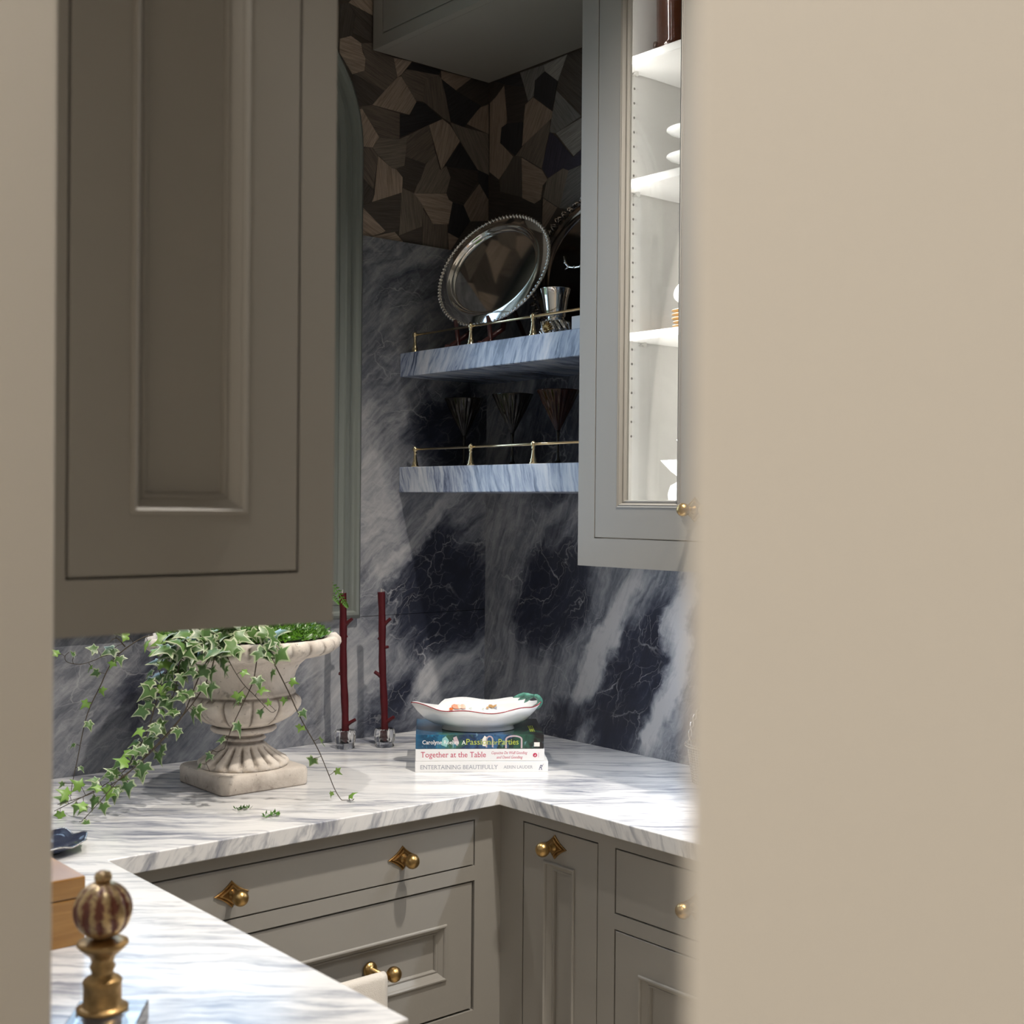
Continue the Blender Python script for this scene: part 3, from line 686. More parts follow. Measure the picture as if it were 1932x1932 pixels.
# ------------------------------------------------------------------ silver and glass on the corner shelves
# round silver tray with rope edge, propped on an easel
n = Vector((-.93, -.10, .31)).normalized(); e1 = n.cross(Z3).normalized()*-1; e2 = n.cross(e1).normalized()
if e2.z < 0: e2 = -e2
tc_ = at(933, 513, 0, -.150); k_ = (tc_-CAM).dot(FW)/FPX
Pm = Matrix(((e1.dot(RT), e2.dot(RT)), (e1.dot(UP), e2.dot(UP))))
ang_ = math.radians(47); a_, b_ = 118.5*k_, 95.5*k_
ux = Vector((math.cos(ang_), math.sin(ang_))); uy = Vector((-math.sin(ang_), math.cos(ang_)))
Pi = Pm.inverted()
def tray_pt(t, s, h):                         # s: fraction of the radius, h: height along the normal
    q = Pi @ (ux*a_*math.cos(t)*s + uy*b_*math.sin(t)*s); return tc_ + e1*q.x + e2*q.y + n*h
NS = 72
def tray_ring(s, h): return [tray_pt(2*PI*i/NS, s, h) for i in range(NS)]
tr = thing('silver_tray', 'round polished silver tray with rope edge propped on upper corner shelf', 'tray', tuple(tc_))
mb = MB(); mb.frame([tray_ring(s, h) for s, h in ((.02, -.003), (.74, -.003), (.80, .0085), (.985, .0045), (.985, .0075), (.955, .0090), (.90, .0116), (.84, .0136), (.815, .0142), (.80, .0138), (.787, .0112), (.772, .0062), (.762, .0052), (.750, .0054), (.742, .0030), (.730, .0008), (.722, 0.0), (.712, 0.0), (.4, 0.0), (.02, 0.0))], True, True)
build('plate', mb, SILVER, tr, smooth='auto')
mb = MB(); mb.tube(tray_ring(.985, .0075), .0030, 8, closed=True)
for i in range(96):
    t = 2*PI*i/96; p = tray_pt(t, .985, .0075); q = tray_pt(t+.055, .985, .0075); d = (q-p).normalized(); o_ = (p-tc_).normalized()
    mb.tube([p-o_*.0042-d*.0025+n*.001, p+n*.0042, p+o_*.0042+d*.0025+n*.001], .0021, 6)
build('rope_rim', mb, SILVER, tr, smooth=True)
# wooden easel
es = thing('plate_easel', 'dark red wooden easel holding the rope-edged tray', 'easel', (tc_.x, tc_.y, S1))
low = min(tray_ring(.985, .0), key=lambda p: p.z)
for s_ in (-1, 1):
    b0 = low+e1*.055*s_; mb = MB()
    foot = Vector((b0.x-.045, b0.y, S1+.006)); hook = b0+n*.016
    mb.tube([foot+Vector((-.012, 0, 0)), foot, Vector((hook.x-.004, hook.y, S1+.010)), hook+Vector((-.012, 0, .004)), hook+Vector((-.016, 0, .013))], [.005, .006, .006, .0055, .0035], 10)
    mb.tube([foot, b0-n*.010+Vector((.01, 0, -.005)), b0-n*.012+e2*.09, b0-n*.012+e2*.16], [.006, .0065, .0055, .004], 10)
    build('easel_leg', mb, EASELW, es, smooth=True)
mb = MB(); bk = Vector((-.03, tc_.y, S1+.006)); tp = low-n*.016+e2*.15
mb.tube([bk, tp], [.006, .005], 10); mb.tube([low-n*.012+e1*-.055+e2*.1, low-n*.012+e1*.055+e2*.1], .005, 10); build('back_leg', mb, EASELW, es, smooth=True)

# large ornate tray leaning on the right wall
ot = thing('ornate_tray', 'large dark silver tray with scrolled rim leaning behind the rope-edged tray', 'tray', (-.05, -.53, S1))
TA, TB_, ty, tz = .228, .180, -.474, S1+.183
def ell(t, s, h):
    zz = tz+TB_*math.sin(t)*s; return Vector((-.016-.045*(1-(zz-S1)/.36)-h, ty+TA*math.cos(t)*s, zz))
def oring(s, h): return [ell(2*PI*i/96, s, h) for i in range(96)]
mb = MB(); mb.frame([oring(s, h) for s, h in ((.02, -.004), (.84, -.004), (.97, .004), (.985, .010), (.96, .011), (.93, .006), (.90, .009), (.86, .006), (.835, 0), (.82, 0), (.5, 0), (.02, 0))], True, True)
build('plate', mb, SILVER_D, ot, smooth='auto')
mb = MB()
for i in range(64):
    t = 2*PI*i/64
    for k in range(3):
        tt = t+random.uniform(-.02, .03); s0 = 1.0+random.uniform(-.02, .02); p = ell(tt, s0, .010); q = ell(tt+.03, s0+random.uniform(.01, .065), .014+random.uniform(0, .006)); r_ = ell(tt+.06, s0+.01, .012)
        mb.tube([p, (p+q)/2+Vector((-.004, 0, 0)), q, (q+r_)/2, r_], [.0025, .0034, .003, .0024, .0014], 5)
stuff(build('scrolled_rim', mb, SILVER_D, ot, smooth=True))

# silver beaker on a leafy foot
cy = at(1048, 560, 0, -.17); cyy = cy.y; zt_ = at(1048, 546, 0, -.17).z
bk_ = thing('silver_beaker', 'flared silver beaker with leafy foot beside the rope-edged tray', 'beaker', (-.17, cyy, S1))
hz = zt_-S1
build('cup', MB().lathe([(.001, .052), (.0200, .052), (.0235, .058), (.0262, .075), (.0300, .100), (.0345, hz), (.0352, hz+.0008), (.0335, hz), (.0290, .100), (.0252, .076), (.0215, .060), (.001, .057)], 40, (-.17, cyy, S1)), SILVER, bk_, smooth=True)
mb = MB()
for i in range(14):
    t = 2*PI*i/14; c_, s_ = math.cos(t), math.sin(t); rr = .024 if i % 2 else .030; c2, s2 = math.cos(t+.35), math.sin(t+.35)
    mb.tube([(-.17+c_*.010, cyy+s_*.010, S1+.048), (-.17+c_*rr, cyy+s_*rr, S1+.040), (-.17+c2*(rr+.004), cyy+s2*(rr+.004), S1+.022), (-.17+c2*.020, cyy+s2*.020, S1+.008), (-.17+c_*.026, cyy+s_*.026, S1+.002)], [.004, .0055, .005, .004, .003], 7)
mb.lathe([(.030, 0), (.031, .003), (.016, .010), (.009, .020), (.012, .034), (.021, .050), (.021, .0525)], 28, (-.17, cyy, S1))
build('leaf_foot', mb, SILVER, bk_, smooth=True)
fl = at(1050, 600, 0, -.21); mb = MB()
for i in range(9):
    a = PI*(.05+.9*i/8); d = Vector((0, -math.cos(a), math.sin(a)))
    c0 = Vector((-.1985, cyy-.004, S1+.020)); mb.tube([c0, c0+d*.010+Vector((-.004, 0, 0)), c0+d*.021+Vector((-.002, 0, 0))], [.0012, .0030, .0015], 6)
mb.ball((-.200, cyy-.004, S1+.020), .005, 12)
lab(build('shell_ornament', mb, BRASS, bk_, smooth=True), 'gilt shell ornament on foot')

# covered tureen mostly behind the glazed cabinet, its twig handle showing
ty_ = -.622; tu = thing('covered_tureen', 'dark silver covered vessel with twig handle at shelf end', 'tureen', (-.15, ty_-.03, S1))
build('body', MB().lathe([(.03, 0), (.034, .006), (.022, .02), (.05, .045), (.062, .08), (.058, .105), (.05, .11), (.03, .13), (.008, .14), (.012, .15), (.001, .158)], 36, (-.15, ty_-.03, S1)), SILVER_D, tu, smooth=True)
hp = [at(x, y, 0, -.15) for x, y in ((1064, 484), (1067, 497), (1073, 504), (1084, 505), (1096, 503), (1112, 508), (1130, 540))]
mb = MB().tube(hp, [.0022, .0026, .003, .0026, .003, .003, .003], 8)
for i in (1, 2, 3, 4): mb.ball(hp[i]+Vector((-.001, 0, .001)), .0038, 8)
mb.tube([hp[2], hp[2]+Vector((0, .012, -.004))], [.0024, .0018], 7)
build('twig_handle', mb, SILVER, tu, smooth=True)
p = at(1096, 610, 0, -.225)
build_ = build('card_box', MB().box(-.245, -.20, p.y-.03, p.y+.0085, S1+.0, S1+.0345), WHITEC, bevel=.001, loc=(-.22, p.y-.01, S1)); tag(build_, 'small white box at the right end of upper corner shelf', 'box')

# smoked cocktail glasses
def cocktail_glass(y, label, x=-.14, gm=SMOKE):
    g = thing('cocktail_glass', label, 'glass', (x, y, S2), 'smoked cocktail glasses')
    h = .1745
    def rib(r, z, a): return (r*(1+.055*math.cos(a*20)*min(1, max(0, (z-.085)/.02))*max(0, min(1, (h-.006-z)/.01))), z)
    build('bowl', MB().lathe([(.0035, .072), (.0062, .084), (.0115, .095), (.0222, .118), (.0325, .1385), (.0490, h-.003), (.0502, h), (.0488, h), (.0312, .1390), (.0208, .119), (.0100, .0985), (.004, .091), (.0005, .090)], 120, (x, y, S2), fn=rib), gm, g, smooth=True)
    build('stem', MB().lathe([(.0060, .0838), (.0042, .070), (.0034, .050), (.0034, .030), (.0045, .016), (.008, .008)], 16, (x, y, S2)), SMOKE, g, smooth=True)
    o_ = build('foot', MB().lathe([(.0375, 0), (.0378, .0012), (.030, .0030), (.016, .0050), (.008, .0082), (.0005, .0084)], 36, (x, y, S2)), SMOKE, g, smooth=True)
cocktail_glass(at(876, 760, 0, -.14).y, 'smoked ribbed cocktail glass closest to the room corner')
cocktail_glass(at(967, 760, 0, -.14).y, 'smoked ribbed cocktail glass in the middle of the lower shelf')
cocktail_glass(at(1053, 760, 0, -.14).y, 'brown tinted ribbed cocktail glass next to the glazed cabinet', gm=SMOKE_B)

# ------------------------------------------------------------------ contents of the glazed cabinet
def gp(px, py, x=-.12): return at(px, py, 0, x)
c = gp(1284, 60, -.13); v = thing('amber_vase', 'brown glass vase with raised glass buttons on the top cabinet shelf', 'vase', (c.x, c.y, SH[0]))
build('body', MB().lathe([(.052, 0), (.0545, .004), (.0530, .030), (.0545, .040), (.0520, .050), (.0500, .060), (.0510, .14), (.0540, .24), (.058, .29), (.056, .29), (.0505, .24), (.0475, .14), (.0465, .06), (.0490, .04), (.048, .012), (.001, .010)], 40, (c.x, c.y, SH[0])), AMBER, v, smooth=True)
for i in range(8):
    t = 2*PI*i/8+.2; p = Vector((c.x+.0545*math.cos(t), c.y+.0545*math.sin(t), SH[0]+.040+(.006 if i % 2 else -.004)))
    build('button', MB().lathe([(.008, -.004), (.0085, 0), (.0070, .0030), (.004, .0036), (.0005, .003)], 16, p, axis=(math.cos(t), math.sin(t), 0)), AMBER, v, smooth=True)
c = gp(1312, 300, -.13); st = thing('tiered_stand', 'white porcelain two tier stand on the middle cabinet shelf', 'cake stand', (c.x, c.y, SH[1]))
zp = gp(1256, 262, -.13).z; z1_ = gp(1256, 311, -.13).z; rr = .060
def tier(z0): return [(.012, z0-.013), (.030, z0-.012), (.052, z0-.005), (rr, z0), (rr, z0+.0015), (.05, z0-.002), (.03, z0-.007), (.008, z0-.008)]
build('upper_plate', MB().lathe(tier(zp), 40, (c.x, c.y, 0)), PORC, st, smooth=True); build('lower_plate', MB().lathe(tier(z1_), 40, (c.x, c.y, 0)), PORC, st, smooth=True)
build('stem', MB().lathe([(.032, SH[1]), (.030, SH[1]+.003), (.012, z1_-.012), (.008, z1_), (.0075, zp-.012), (.007, zp+.02), (.010, zp+.03), (.001, zp+.036)], 24, (c.x, c.y, 0)), PORC, st, smooth=True)
c = gp(1303, 600, -.12); zz = SH[2]
for i in range(6):
    o_ = Vector((random.uniform(-.002, .002), random.uniform(-.002, .002)+.001*i, 0))
    sd = build('saucer', MB().lathe([(.020, 0), (.021, .002), (.033, .0068), (.036, .0088), (.0362, .0098), (.034, .0092), (.020, .0045), (.001, .004)], 36, (c.x+o_.x, c.y+o_.y, zz)), [GOLD, PORC], smooth=True, loc=(c.x, c.y, zz))
    for p in sd.data.polygons:
        if p.normal.z > .5 or p.center.z > .0086: p.material_index = 1
    tag(sd, ['lowest', 'second lowest', 'third lowest', 'third highest', 'second highest', 'topmost'][i]+' of the stacked gold and white saucers on the cabinet shelf', 'saucer', 'stacked gold saucers'); zz += .0082
cpz = zz+.030; ax_ = Vector((.1, .75, .62)).normalized(); cc_ = Vector((c.x, c.y-.004, zz+.0275))
cup = build('espresso_cup', MB().lathe([(.016, -.026), (.020, -.024), (.026, 0), (.029, .026), (.0295, .027), (.028, .026), (.0245, 0), (.0175, -.021), (.001, -.022)], 32, cc_, axis=ax_), [PORC, SILVER], smooth=True, loc=(c.x, c.y, zz))
tag(cup, 'small white cup tipped over on top of the saucers', 'cup')
c = gp(1297, 920, -.13); FZ = H+.5108
mv = thing('ribbed_vase', 'white ribbed glass vase with flared collar on the cabinet floor', 'vase', (c.x, c.y, FZ))
def ribs(r, z, a): return (r*(1+.045*math.cos(a*18)), z)
zc = gp(1246, 872, -.13).z-FZ
build('bowl', MB().lathe([(.021, 0), (.027, .006), (.0345, .050), (.0395, .086), (.0345, .104), (.0185, .114), (.0145, .118)], 72, (c.x, c.y, FZ), fn=ribs), MILK, mv, smooth=True)
build('flared_collar', MB().lathe([(.0145, .116), (.020, .123), (.034, .134), (.053, zc), (.0545, zc+.002), (.052, zc+.001), (.033, .137), (.018, .127), (.013, .120)], 72, (c.x, c.y, FZ), fn=ribs), MILK, mv, smooth=True)
zn = gp(1275, 831, -.13).z-FZ
build('neck', MB().lathe([(.013, .120), (.0205, .138), (.0205, zn-.006), (.0245, zn), (.0235, zn+.001), (.0185, zn-.005), (.018, .14), (.001, .135)], 36, (c.x, c.y, FZ)), MILK, mv, smooth=True)

# ------------------------------------------------------------------ stone urn with moss, ivy and fern
UX, UY = -.857, -.272
ur = thing('stone_urn', 'weathered cast stone urn with lobed bowl on a square plinth', 'urn', (UX, UY, H))
mb = MB(); rs = []
def rsq(hs, r, z, n_=6):
    pts = []
    for cx, cy_, a0 in ((hs-r, hs-r, 0), (-hs+r, hs-r, PI/2), (-hs+r, -hs+r, PI), (hs-r, -hs+r, 1.5*PI)):
        for i in range(n_): a = a0+PI/2*i/(n_-1); pts.append((UX+cx+r*math.cos(a), UY+cy_+r*math.sin(a), H+z))
    return pts
for hs, r, z in ((.0960, .016, 0), (.0985, .018, .003), (.0990, .018, .030), (.0970, .018, .0355), (.0935, .016, .0375)): rs.append(rsq(hs, r, z))
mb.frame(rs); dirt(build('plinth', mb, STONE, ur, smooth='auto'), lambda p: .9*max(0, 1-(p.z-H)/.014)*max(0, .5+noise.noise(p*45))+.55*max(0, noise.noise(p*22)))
N16 = 18
def foot_fn(r, z, a):
    t = max(0, min(1, (z-.044)/.03)); k = abs(math.sin(a*N16/2+.2))
    return (r*(1-.20*(1-k)**1.6*(1 if .043 < z < .080 else 0)), z)
o_ = build('foot', MB().lathe([(.086, .037), (.0905, .039), (.0925, .044), (.0900, .050), (.0790, .056), (.0660, .064), (.0540, .073), (.0450, .081), (.0400, .0845), (.0385, .088), (.0430, .0895), (.0455, .0925), (.0430, .0955), (.0400, .097), (.0400, .101), (.0500, .104), (.0620, .107), (.0665, .111), (.0665, .115), (.0620, .1185), (.0580, .120)], 160, (UX, UY, H), fn=foot_fn), STONE, ur, smooth=True)
def an(p): return math.atan2(p.y-UY, p.x-UX)
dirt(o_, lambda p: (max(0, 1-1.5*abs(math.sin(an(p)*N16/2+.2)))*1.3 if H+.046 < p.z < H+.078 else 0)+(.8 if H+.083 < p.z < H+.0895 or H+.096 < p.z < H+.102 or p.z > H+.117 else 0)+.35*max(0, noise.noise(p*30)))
NL = 12
def bowl_fn(r, z, a):
    if .122 < z < .1815:
        t = (z-.122)/.0595; k = abs(math.cos(a*NL/2+.5)); e = max(0, 1-abs(t-.5)*2)**.4 if t < .95 else 0
        top = .1815-.012*(1-k)**1.5
        return (r*(1-.10*(1-k)**3*e), z if z < .172 else z-.010*(1-k)**1.2*(1-abs(z-.177)/.006 if abs(z-.177) < .006 else 0))
    return (r, z)
o_ = build('bowl', MB().lathe([(.0580, .1195), (.064, .1225), (.080, .128), (.098, .138), (.1095, .149), (.1155, .159), (.1165, .167), (.1140, .174), (.1085, .179), (.1035, .1815), (.1050, .184), (.1045, .187), (.1010, .190), (.1000, .200), (.1015, .214), (.1055, .228), (.1130, .242), (.1260, .254), (.1450, .262), (.1620, .2655)], 240, (UX, UY, H), fn=bowl_fn), STONE, ur, smooth=True)
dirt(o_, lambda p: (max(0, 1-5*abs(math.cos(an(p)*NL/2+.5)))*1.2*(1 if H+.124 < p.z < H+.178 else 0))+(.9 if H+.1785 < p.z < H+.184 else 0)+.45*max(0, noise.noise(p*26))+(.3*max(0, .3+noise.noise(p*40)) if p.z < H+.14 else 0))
def rim_fn(r, z, a):
    k = abs(math.sin(a*14)); b_ = noise.noise(Vector((math.cos(a)*6, math.sin(a)*6, z*30)))*.0025
    return (r+((.006*k-.003) if r > .172 and z > .268 else 0)+b_, z+(.004*k*(1 if r > .18 else 0)))
o_ = build('rim', MB().lathe([(.155, .2630), (.168, .2655), (.182, .2690), (.1905, .2750), (.1945, .2830), (.1930, .2920), (.1870, .2985), (.1770, .3010), (.1690, .2985), (.1640, .2920), (.1610, .275)], 224, (UX, UY, H), fn=rim_fn), STONE, ur, smooth=True)
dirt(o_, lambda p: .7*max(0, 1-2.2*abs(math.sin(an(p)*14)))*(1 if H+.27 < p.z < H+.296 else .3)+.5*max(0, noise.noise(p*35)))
mb = MB(); mrng = random.Random(3)
ms = []
for i in range(9):
    rr = .166*i/8; ms.append((max(rr, .001), .304+.046*(1-(i/8)**2)))
mb.lathe([(r, z) for r, z in reversed(ms)]+[], 40, (UX, UY, H), cap=False)
for i in range(5200):
    rr = .171*math.sqrt(mrng.random()); a = mrng.uniform(0, 2*PI); z = .302+.046*(1-(rr/.171)**2); p = Vector((UX+rr*math.cos(a), UY+rr*math.sin(a), H+z))
    d = Vector((mrng.uniform(-1, 1), mrng.uniform(-1, 1), mrng.uniform(.2, 1.2))).normalized(); s_ = d.orthogonal().normalized(); L_ = mrng.uniform(.008, .018)
    mb.add([p-s_*.0016, p+s_*.0016, p+d*L_*.6+s_*.002, p+d*L_, p+d*L_*.6-s_*.002], [(0, 1, 2, 3, 4)])
ms_ = build('moss', mb, MOSS, loc=(UX, UY, H+.30)); tag(ms_, 'bright green moss filling the top of the urn', 'moss', kind='stuff')

# ivy ----------------------------------------------------------------
def leaf_mesh(name, k, new=False):
    rnd = random.Random(k)
    out = [(0, 0), (.14, -.14), (.40, -.16), (.34, .06), (.66, .34), (.28, .40), (.17, .60), (0, 1.08)]
    out = [(x*rnd.uniform(.9, 1.12), y*rnd.uniform(.92, 1.08)) for x, y in out]; out[0] = (0, 0); out[-1] = (0, out[-1][1])
    R_ = out+[(-x*rnd.uniform(.9, 1.1), y*rnd.uniform(.95, 1.05)) for x, y in reversed(out[1:-1])]
    cx, cy_ = 0, .3
    Inn = [(cx+(x-cx)*.79, cy_+(y-cy_)*.79) for x, y in R_]
    def zf(x, y): return -.22*abs(x)**1.3*.9+.10*math.sin(y*2.2)-.12*(x*x+max(0, y-.3)**2)+rnd.uniform(-.015, .015)
    vs = [(x, y, zf(x, y)) for x, y in R_]+[(x, y, zf(x, y)+.012) for x, y in Inn]+[(cx, cy_, .06)]
    m_ = len(R_); fs = []; mi = []
    for i in range(m_): fs.append((i, (i+1) % m_, m_+(i+1) % m_, m_+i)); mi.append(0)
    for i in range(m_): fs.append((m_+i, m_+(i+1) % m_, 2*m_)); mi.append(1)
    me = bpy.data.meshes.new('leaf'); me.from_pydata(vs, [], fs)
    for m2 in ((LEAF_NEW, LEAF_NEW) if new else (LEAF_RIM, LEAF_IN)): me.materials.append(m2)
    for p, q in zip(me.polygons, mi): p.material_index = q; p.use_smooth = True
    return me
LM = [leaf_mesh('leaf', i) for i in range(5)]; LN = [leaf_mesh('leaf', 20+i, True) for i in range(2)]
iv = thing('trailing_ivy', 'variegated ivy with cream edged leaves trailing out of the stone urn', 'ivy', (UX, UY, H+.30))
def cp(x, y, d): return dep(90+x*.31056, 1170+y*.31056, d)
rg = random.Random(11)
def catmull(P, n_=6):
    out = []
    for i in range(len(P)-1):
        p0, p1, p2, p3 = P[max(0, i-1)], P[i], P[i+1], P[min(len(P)-1, i+2)]
        for k in range(n_):
            t = k/n_; out.append(.5*((2*p1)+(p2-p0)*t+(2*p0-5*p1+4*p2-p3)*t*t+(3*p1-p0-3*p2+p3)*t**3))
    return out+[P[-1]]
def put_leaf(base, tip_dir, nrm, size, new=False, smb=None, node=None):
    y = tip_dir.normalized(); z = (nrm-y*nrm.dot(y)).normalized(); x = y.cross(z)
    o = bpy.data.objects.new('leaf', rg.choice(LN if new else LM)); C.objects.link(o); o.parent = iv
    R = Matrix((x, y, z)).transposed().to_4x4()
    o.matrix_local = Matrix.Translation(base-iv.location) @ R @ Matrix.Diagonal((size*rg.uniform(.85, 1.15), size, size, 1))
    if smb is not None: smb.tube([node, (node+base)/2+z*.003, base], .0006, 4)
TOCAM = -FW
def vine(pts, spacing, size, new=0.0, start=0, thick=.0013, side=1, dens=1.0, sizes=None):
    P = catmull([cp(x, y, d) for x, y, d in pts]); P = [Vector((p.x, p.y, max(p.z, H+.0025))) for p in P]
    smb = MB(); smb.tube(P, [thick*(1-.5*i/len(P)) for i in range(len(P))], 6)
    acc = spacing*.4; s_ = side; tot = sum((P[i+1]-P[i]).length for i in range(len(P)-1)); run = 0
    for i in range(len(P)-1):
        L_ = (P[i+1]-P[i]).length; acc += L_; run += L_
        if run < start: continue
        if acc > spacing:
            acc = rg.uniform(-.3, .3)*spacing; s_ = -s_
            t = (P[i+1]-P[i]).normalized(); sd = t.cross(TOCAM).normalized()*s_
            off = sd*rg.uniform(.006, .016)+TOCAM*rg.uniform(.002, .010)+Vector((0, 0, rg.uniform(-.002, .006)))
            b_ = P[i]+off; b_.z = max(b_.z, H+.006)
            nrm = TOCAM*rg.uniform(.25, 1)+Z3*rg.uniform(.1, 1.1)+RT*rg.uniform(-.9, .8)
            td = t*.45+sd*rg.uniform(.2, .9)+Vector((0, 0, rg.uniform(-.6, .1)))
            put_leaf(b_, td, nrm, size*rg.uniform(.7, 1.2)*(1-.3*run/tot), rg.random() < new+.5*max(0, run/tot-.6), smb, P[i])
    build('stem', smb, STEM, iv, smooth=True)
vine([(640,90,2.56), (560,115,2.53), (440,200,2.50), (370,290,2.48), (320,400,2.47), (270,500,2.46), (235,590,2.45), (205,720,2.44), (180,850,2.43), (150,990,2.42), (140,1070,2.41)], .034, .023, .25)
vine([(470,160,2.51), (420,110,2.49), (380,130,2.48)], .016, .031, .5)
vine([(440,200,2.50), (350,215,2.48), (280,245,2.47), (200,268,2.46), (120,255,2.45), (105,220,2.45), (130,195,2.45)], .023, .021, .6, thick=.0010)
vine([(880,150,2.50), (760,250,2.45), (690,400,2.42), (650,530,2.41), (600,690,2.40), (540,790,2.39), (470,910,2.375), (330,1010,2.36), (180,1090,2.345), (40,1160,2.33)], .0105, .033, .12)
vine([(1010,180,2.45), (940,300,2.42), (880,440,2.41), (830,560,2.40), (760,660,2.39), (640,790,2.37), (520,900,2.36), (430,970,2.34), (320,1100,2.31), (190,1240,2.292)], .016, .031, .10)
vine([(1020,190,2.44), (985,330,2.42), (900,480,2.41), (760,650,2.40), (620,800,2.385), (450,960,2.365), (250,1060,2.34), (60,1120,2.32)], .020, .030, .12)
vine([(800,110,2.49), (720,200,2.45), (680,290,2.43), (690,370,2.42), (650,460,2.42)], .011, .034, .15)
vine([(850,160,2.45), (800,260,2.42), (780,400,2.41), (740,520,2.41)], .0125, .036, .05)
vine([(1275,170,2.44), (1265,280,2.42), (1245,380,2.41), (1190,500,2.40), (1120,650,2.40), (1075,780,2.42)], .038, .031, .1, start=.06)
vine([(1080,160,2.44), (1090,220,2.42), (1130,300,2.41), (1190,390,2.41), (1260,460,2.41), (1310,515,2.41), (1360,560,2.41), (1390,545,2.41)], .023, .025, .55, start=.03, thick=.001)
vine([(1330,160,2.44), (1360,230,2.42), (1410,330,2.42), (1465,440,2.43), (1510,540,2.44), (1560,640,2.45), (1640,780,2.46), (1700,920,2.47), (1750,1040,2.475), (1800,1108,2.477), (1840,1112,2.477), (1860,1085,2.475)], .030, .022, .45)
vine([(1075,780,2.42), (1030,800,2.42), (985,790,2.42), (960,850,2.42), (985,920,2.43)], .04, .022, .3, thick=.0008)
# crown of leaves over the rim
for i in range(56):
    x = rg.uniform(700, 1180) if i < 46 else rg.uniform(1230, 1420); y = rg.uniform(60, 200)
    d = 2.455-(y-60)/140*.035+rg.uniform(-.015, .015); b_ = cp(x, y, d); nrm = TOCAM*rg.uniform(.3, 1)+Z3*rg.uniform(.3, 1)+RT*rg.uniform(-.7, .7)
    put_leaf(b_, Vector((rg.uniform(-1, 1), rg.uniform(-1, .2), rg.uniform(-.9, .3))), nrm, .034*rg.uniform(.7, 1.25))
# loose moss sprigs on the worktop
def sprig(px, py, label, m_, s_):
    p = at(px, py, 2, H); mb = MB(); r2 = random.Random(px)
    for k in range(26):
        q = p+Vector((r2.uniform(-1, 1)*.016*s_, r2.uniform(-1, 1)*.010*s_, .0015)); d = Vector((r2.uniform(-1, 1), r2.uniform(-1, 1), r2.uniform(.1, .9))).normalized()*.011*s_
        sd = d.cross(Z3).normalized()*.0022; mb.add([q, q+d*.5+sd, q+d, q+d*.5-sd], [(0, 1, 2, 3)])
    mb.tube([p+Vector((-.014*s_, -.004, .002)), p+Vector((0, 0, .004)), p+Vector((.016*s_, .006, .003))], .0009, 5)
    tag(build('moss_sprig', mb, m_, loc=tuple(p)), label, 'sprig')
sprig(512, 1541, 'bright green moss sprig lying on the worktop in front of urn', FERN, 1.0); sprig(457, 1528, 'dark olive moss sprig lying on worktop close to the plinth', MOSS, .8)
# fern growing in the urn, tip beside the left candle
fr = thing('fern', 'green fern frond tip leaning out beside the left candle', 'fern', (UX+.06, UY, H+.33))
def frond(P, width):
    P = catmull(P, 10); mb = MB(); mb.tube(P, .0009, 5); N_ = len(P)
    for i in range(3, N_-1, 2):
        t = (P[i+1]-P[i]).normalized(); sd = t.cross(TOCAM).normalized(); L_ = width*math.sin(PI*min(1, (N_-i)/N_+.02))**.8
        for s_ in (-1, 1):
            q = P[i]; e = q+(sd*s_*.9+t*.5)*L_+TOCAM*.002; m2 = (q+e)/2; w_ = t*.0022; mb.add([q, m2+w_, e, m2-w_], [(0, 1, 2, 3)])
    return mb
build('frond', frond([Vector((UX+.06, UY-.02, H+.335)), dep(560, 1115, 2.60), dep(600, 1098, 2.60), dep(630, 1108, 2.60), dep(648, 1134, 2.60), dep(656, 1146, 2.60)], .010), FERN, fr)
build('frond', frond([Vector((UX+.05, UY-.02, H+.335)), dep(570, 1130, 2.58), dep(606, 1120, 2.58), dep(628, 1126, 2.58), dep(640, 1140, 2.58)], .008), FERN, fr)

# ------------------------------------------------------------------ candles in crystal holders
def candle_set(pb, top, stubs, hl, cl):
    p = at(pb[0], pb[1], 2, H); d0 = (p-CAM).dot(FW)+.0; cx, cy_ = p.x+.015, p.y+.018; base = Vector((cx, cy_, H)); dd = (base-CAM).dot(FW)
    ho_ = thing('candle_holder', hl, 'candle holder', tuple(base), 'crystal candle holders')
    def pet(r, z, a): return (r*(1+.09*abs(math.cos(a*4))*(1 if r > .012 else 0)), z)
    build('cup', MB().lathe([(.018, 0), (.0215, .003), (.0195, .009), (.0225, .016), (.0235, .028), (.0215, .040), (.0190, .043), (.0120, .0415), (.0105, .036), (.0105, .014), (.001, .013)], 64, tuple(base), fn=pet), CRYST, ho_, smooth=True)
    q = dep(top[0], top[1], dd); s0 = Vector((cx, cy_, H+.0145)); ca_ = thing('candle', cl, 'candle', tuple(s0), 'branch shaped candles')
    path = [s0+(q-s0)*t+Vector((math.sin(t*9)*.0012, 0, 0)) for t in [i/16 for i in range(17)]]
    rad = [.0086+.0006*math.sin(i*1.7) for i in range(17)]
    mb = MB().tube(path, rad, 16)
    for (ax, ay, bx, by, r_) in stubs:
        a_ = dep(ax, ay, dd); b_ = dep(bx, by, dd)-FW*.004; mb.tube([a_, (a_+b_)/2, b_], [r_*1.5, r_, r_*.92], 12)
    build('wax', mb, CANDLE, ca_, smooth='auto')
    build('wick', MB().tube([q, q+Vector((.001, 0, .008))], .0007, 5), mat('wick_cotton', (.75, .70, .60), .8) if 'wick_cotton' not in bpy.data.materials else bpy.data.materials['wick_cotton'], ca_)
candle_set((649, 1415), (646, 1119), [(652,1178,665,1167,.0040), (648,1221,643,1223,.0038), (647,1272,640,1270,.0042), (652,1368,671,1357,.0042), (650,1203,655,1200,.003)],
    'ribbed crystal holder of the left red candle', 'dark red branch shaped candle on the left, near the window frame')
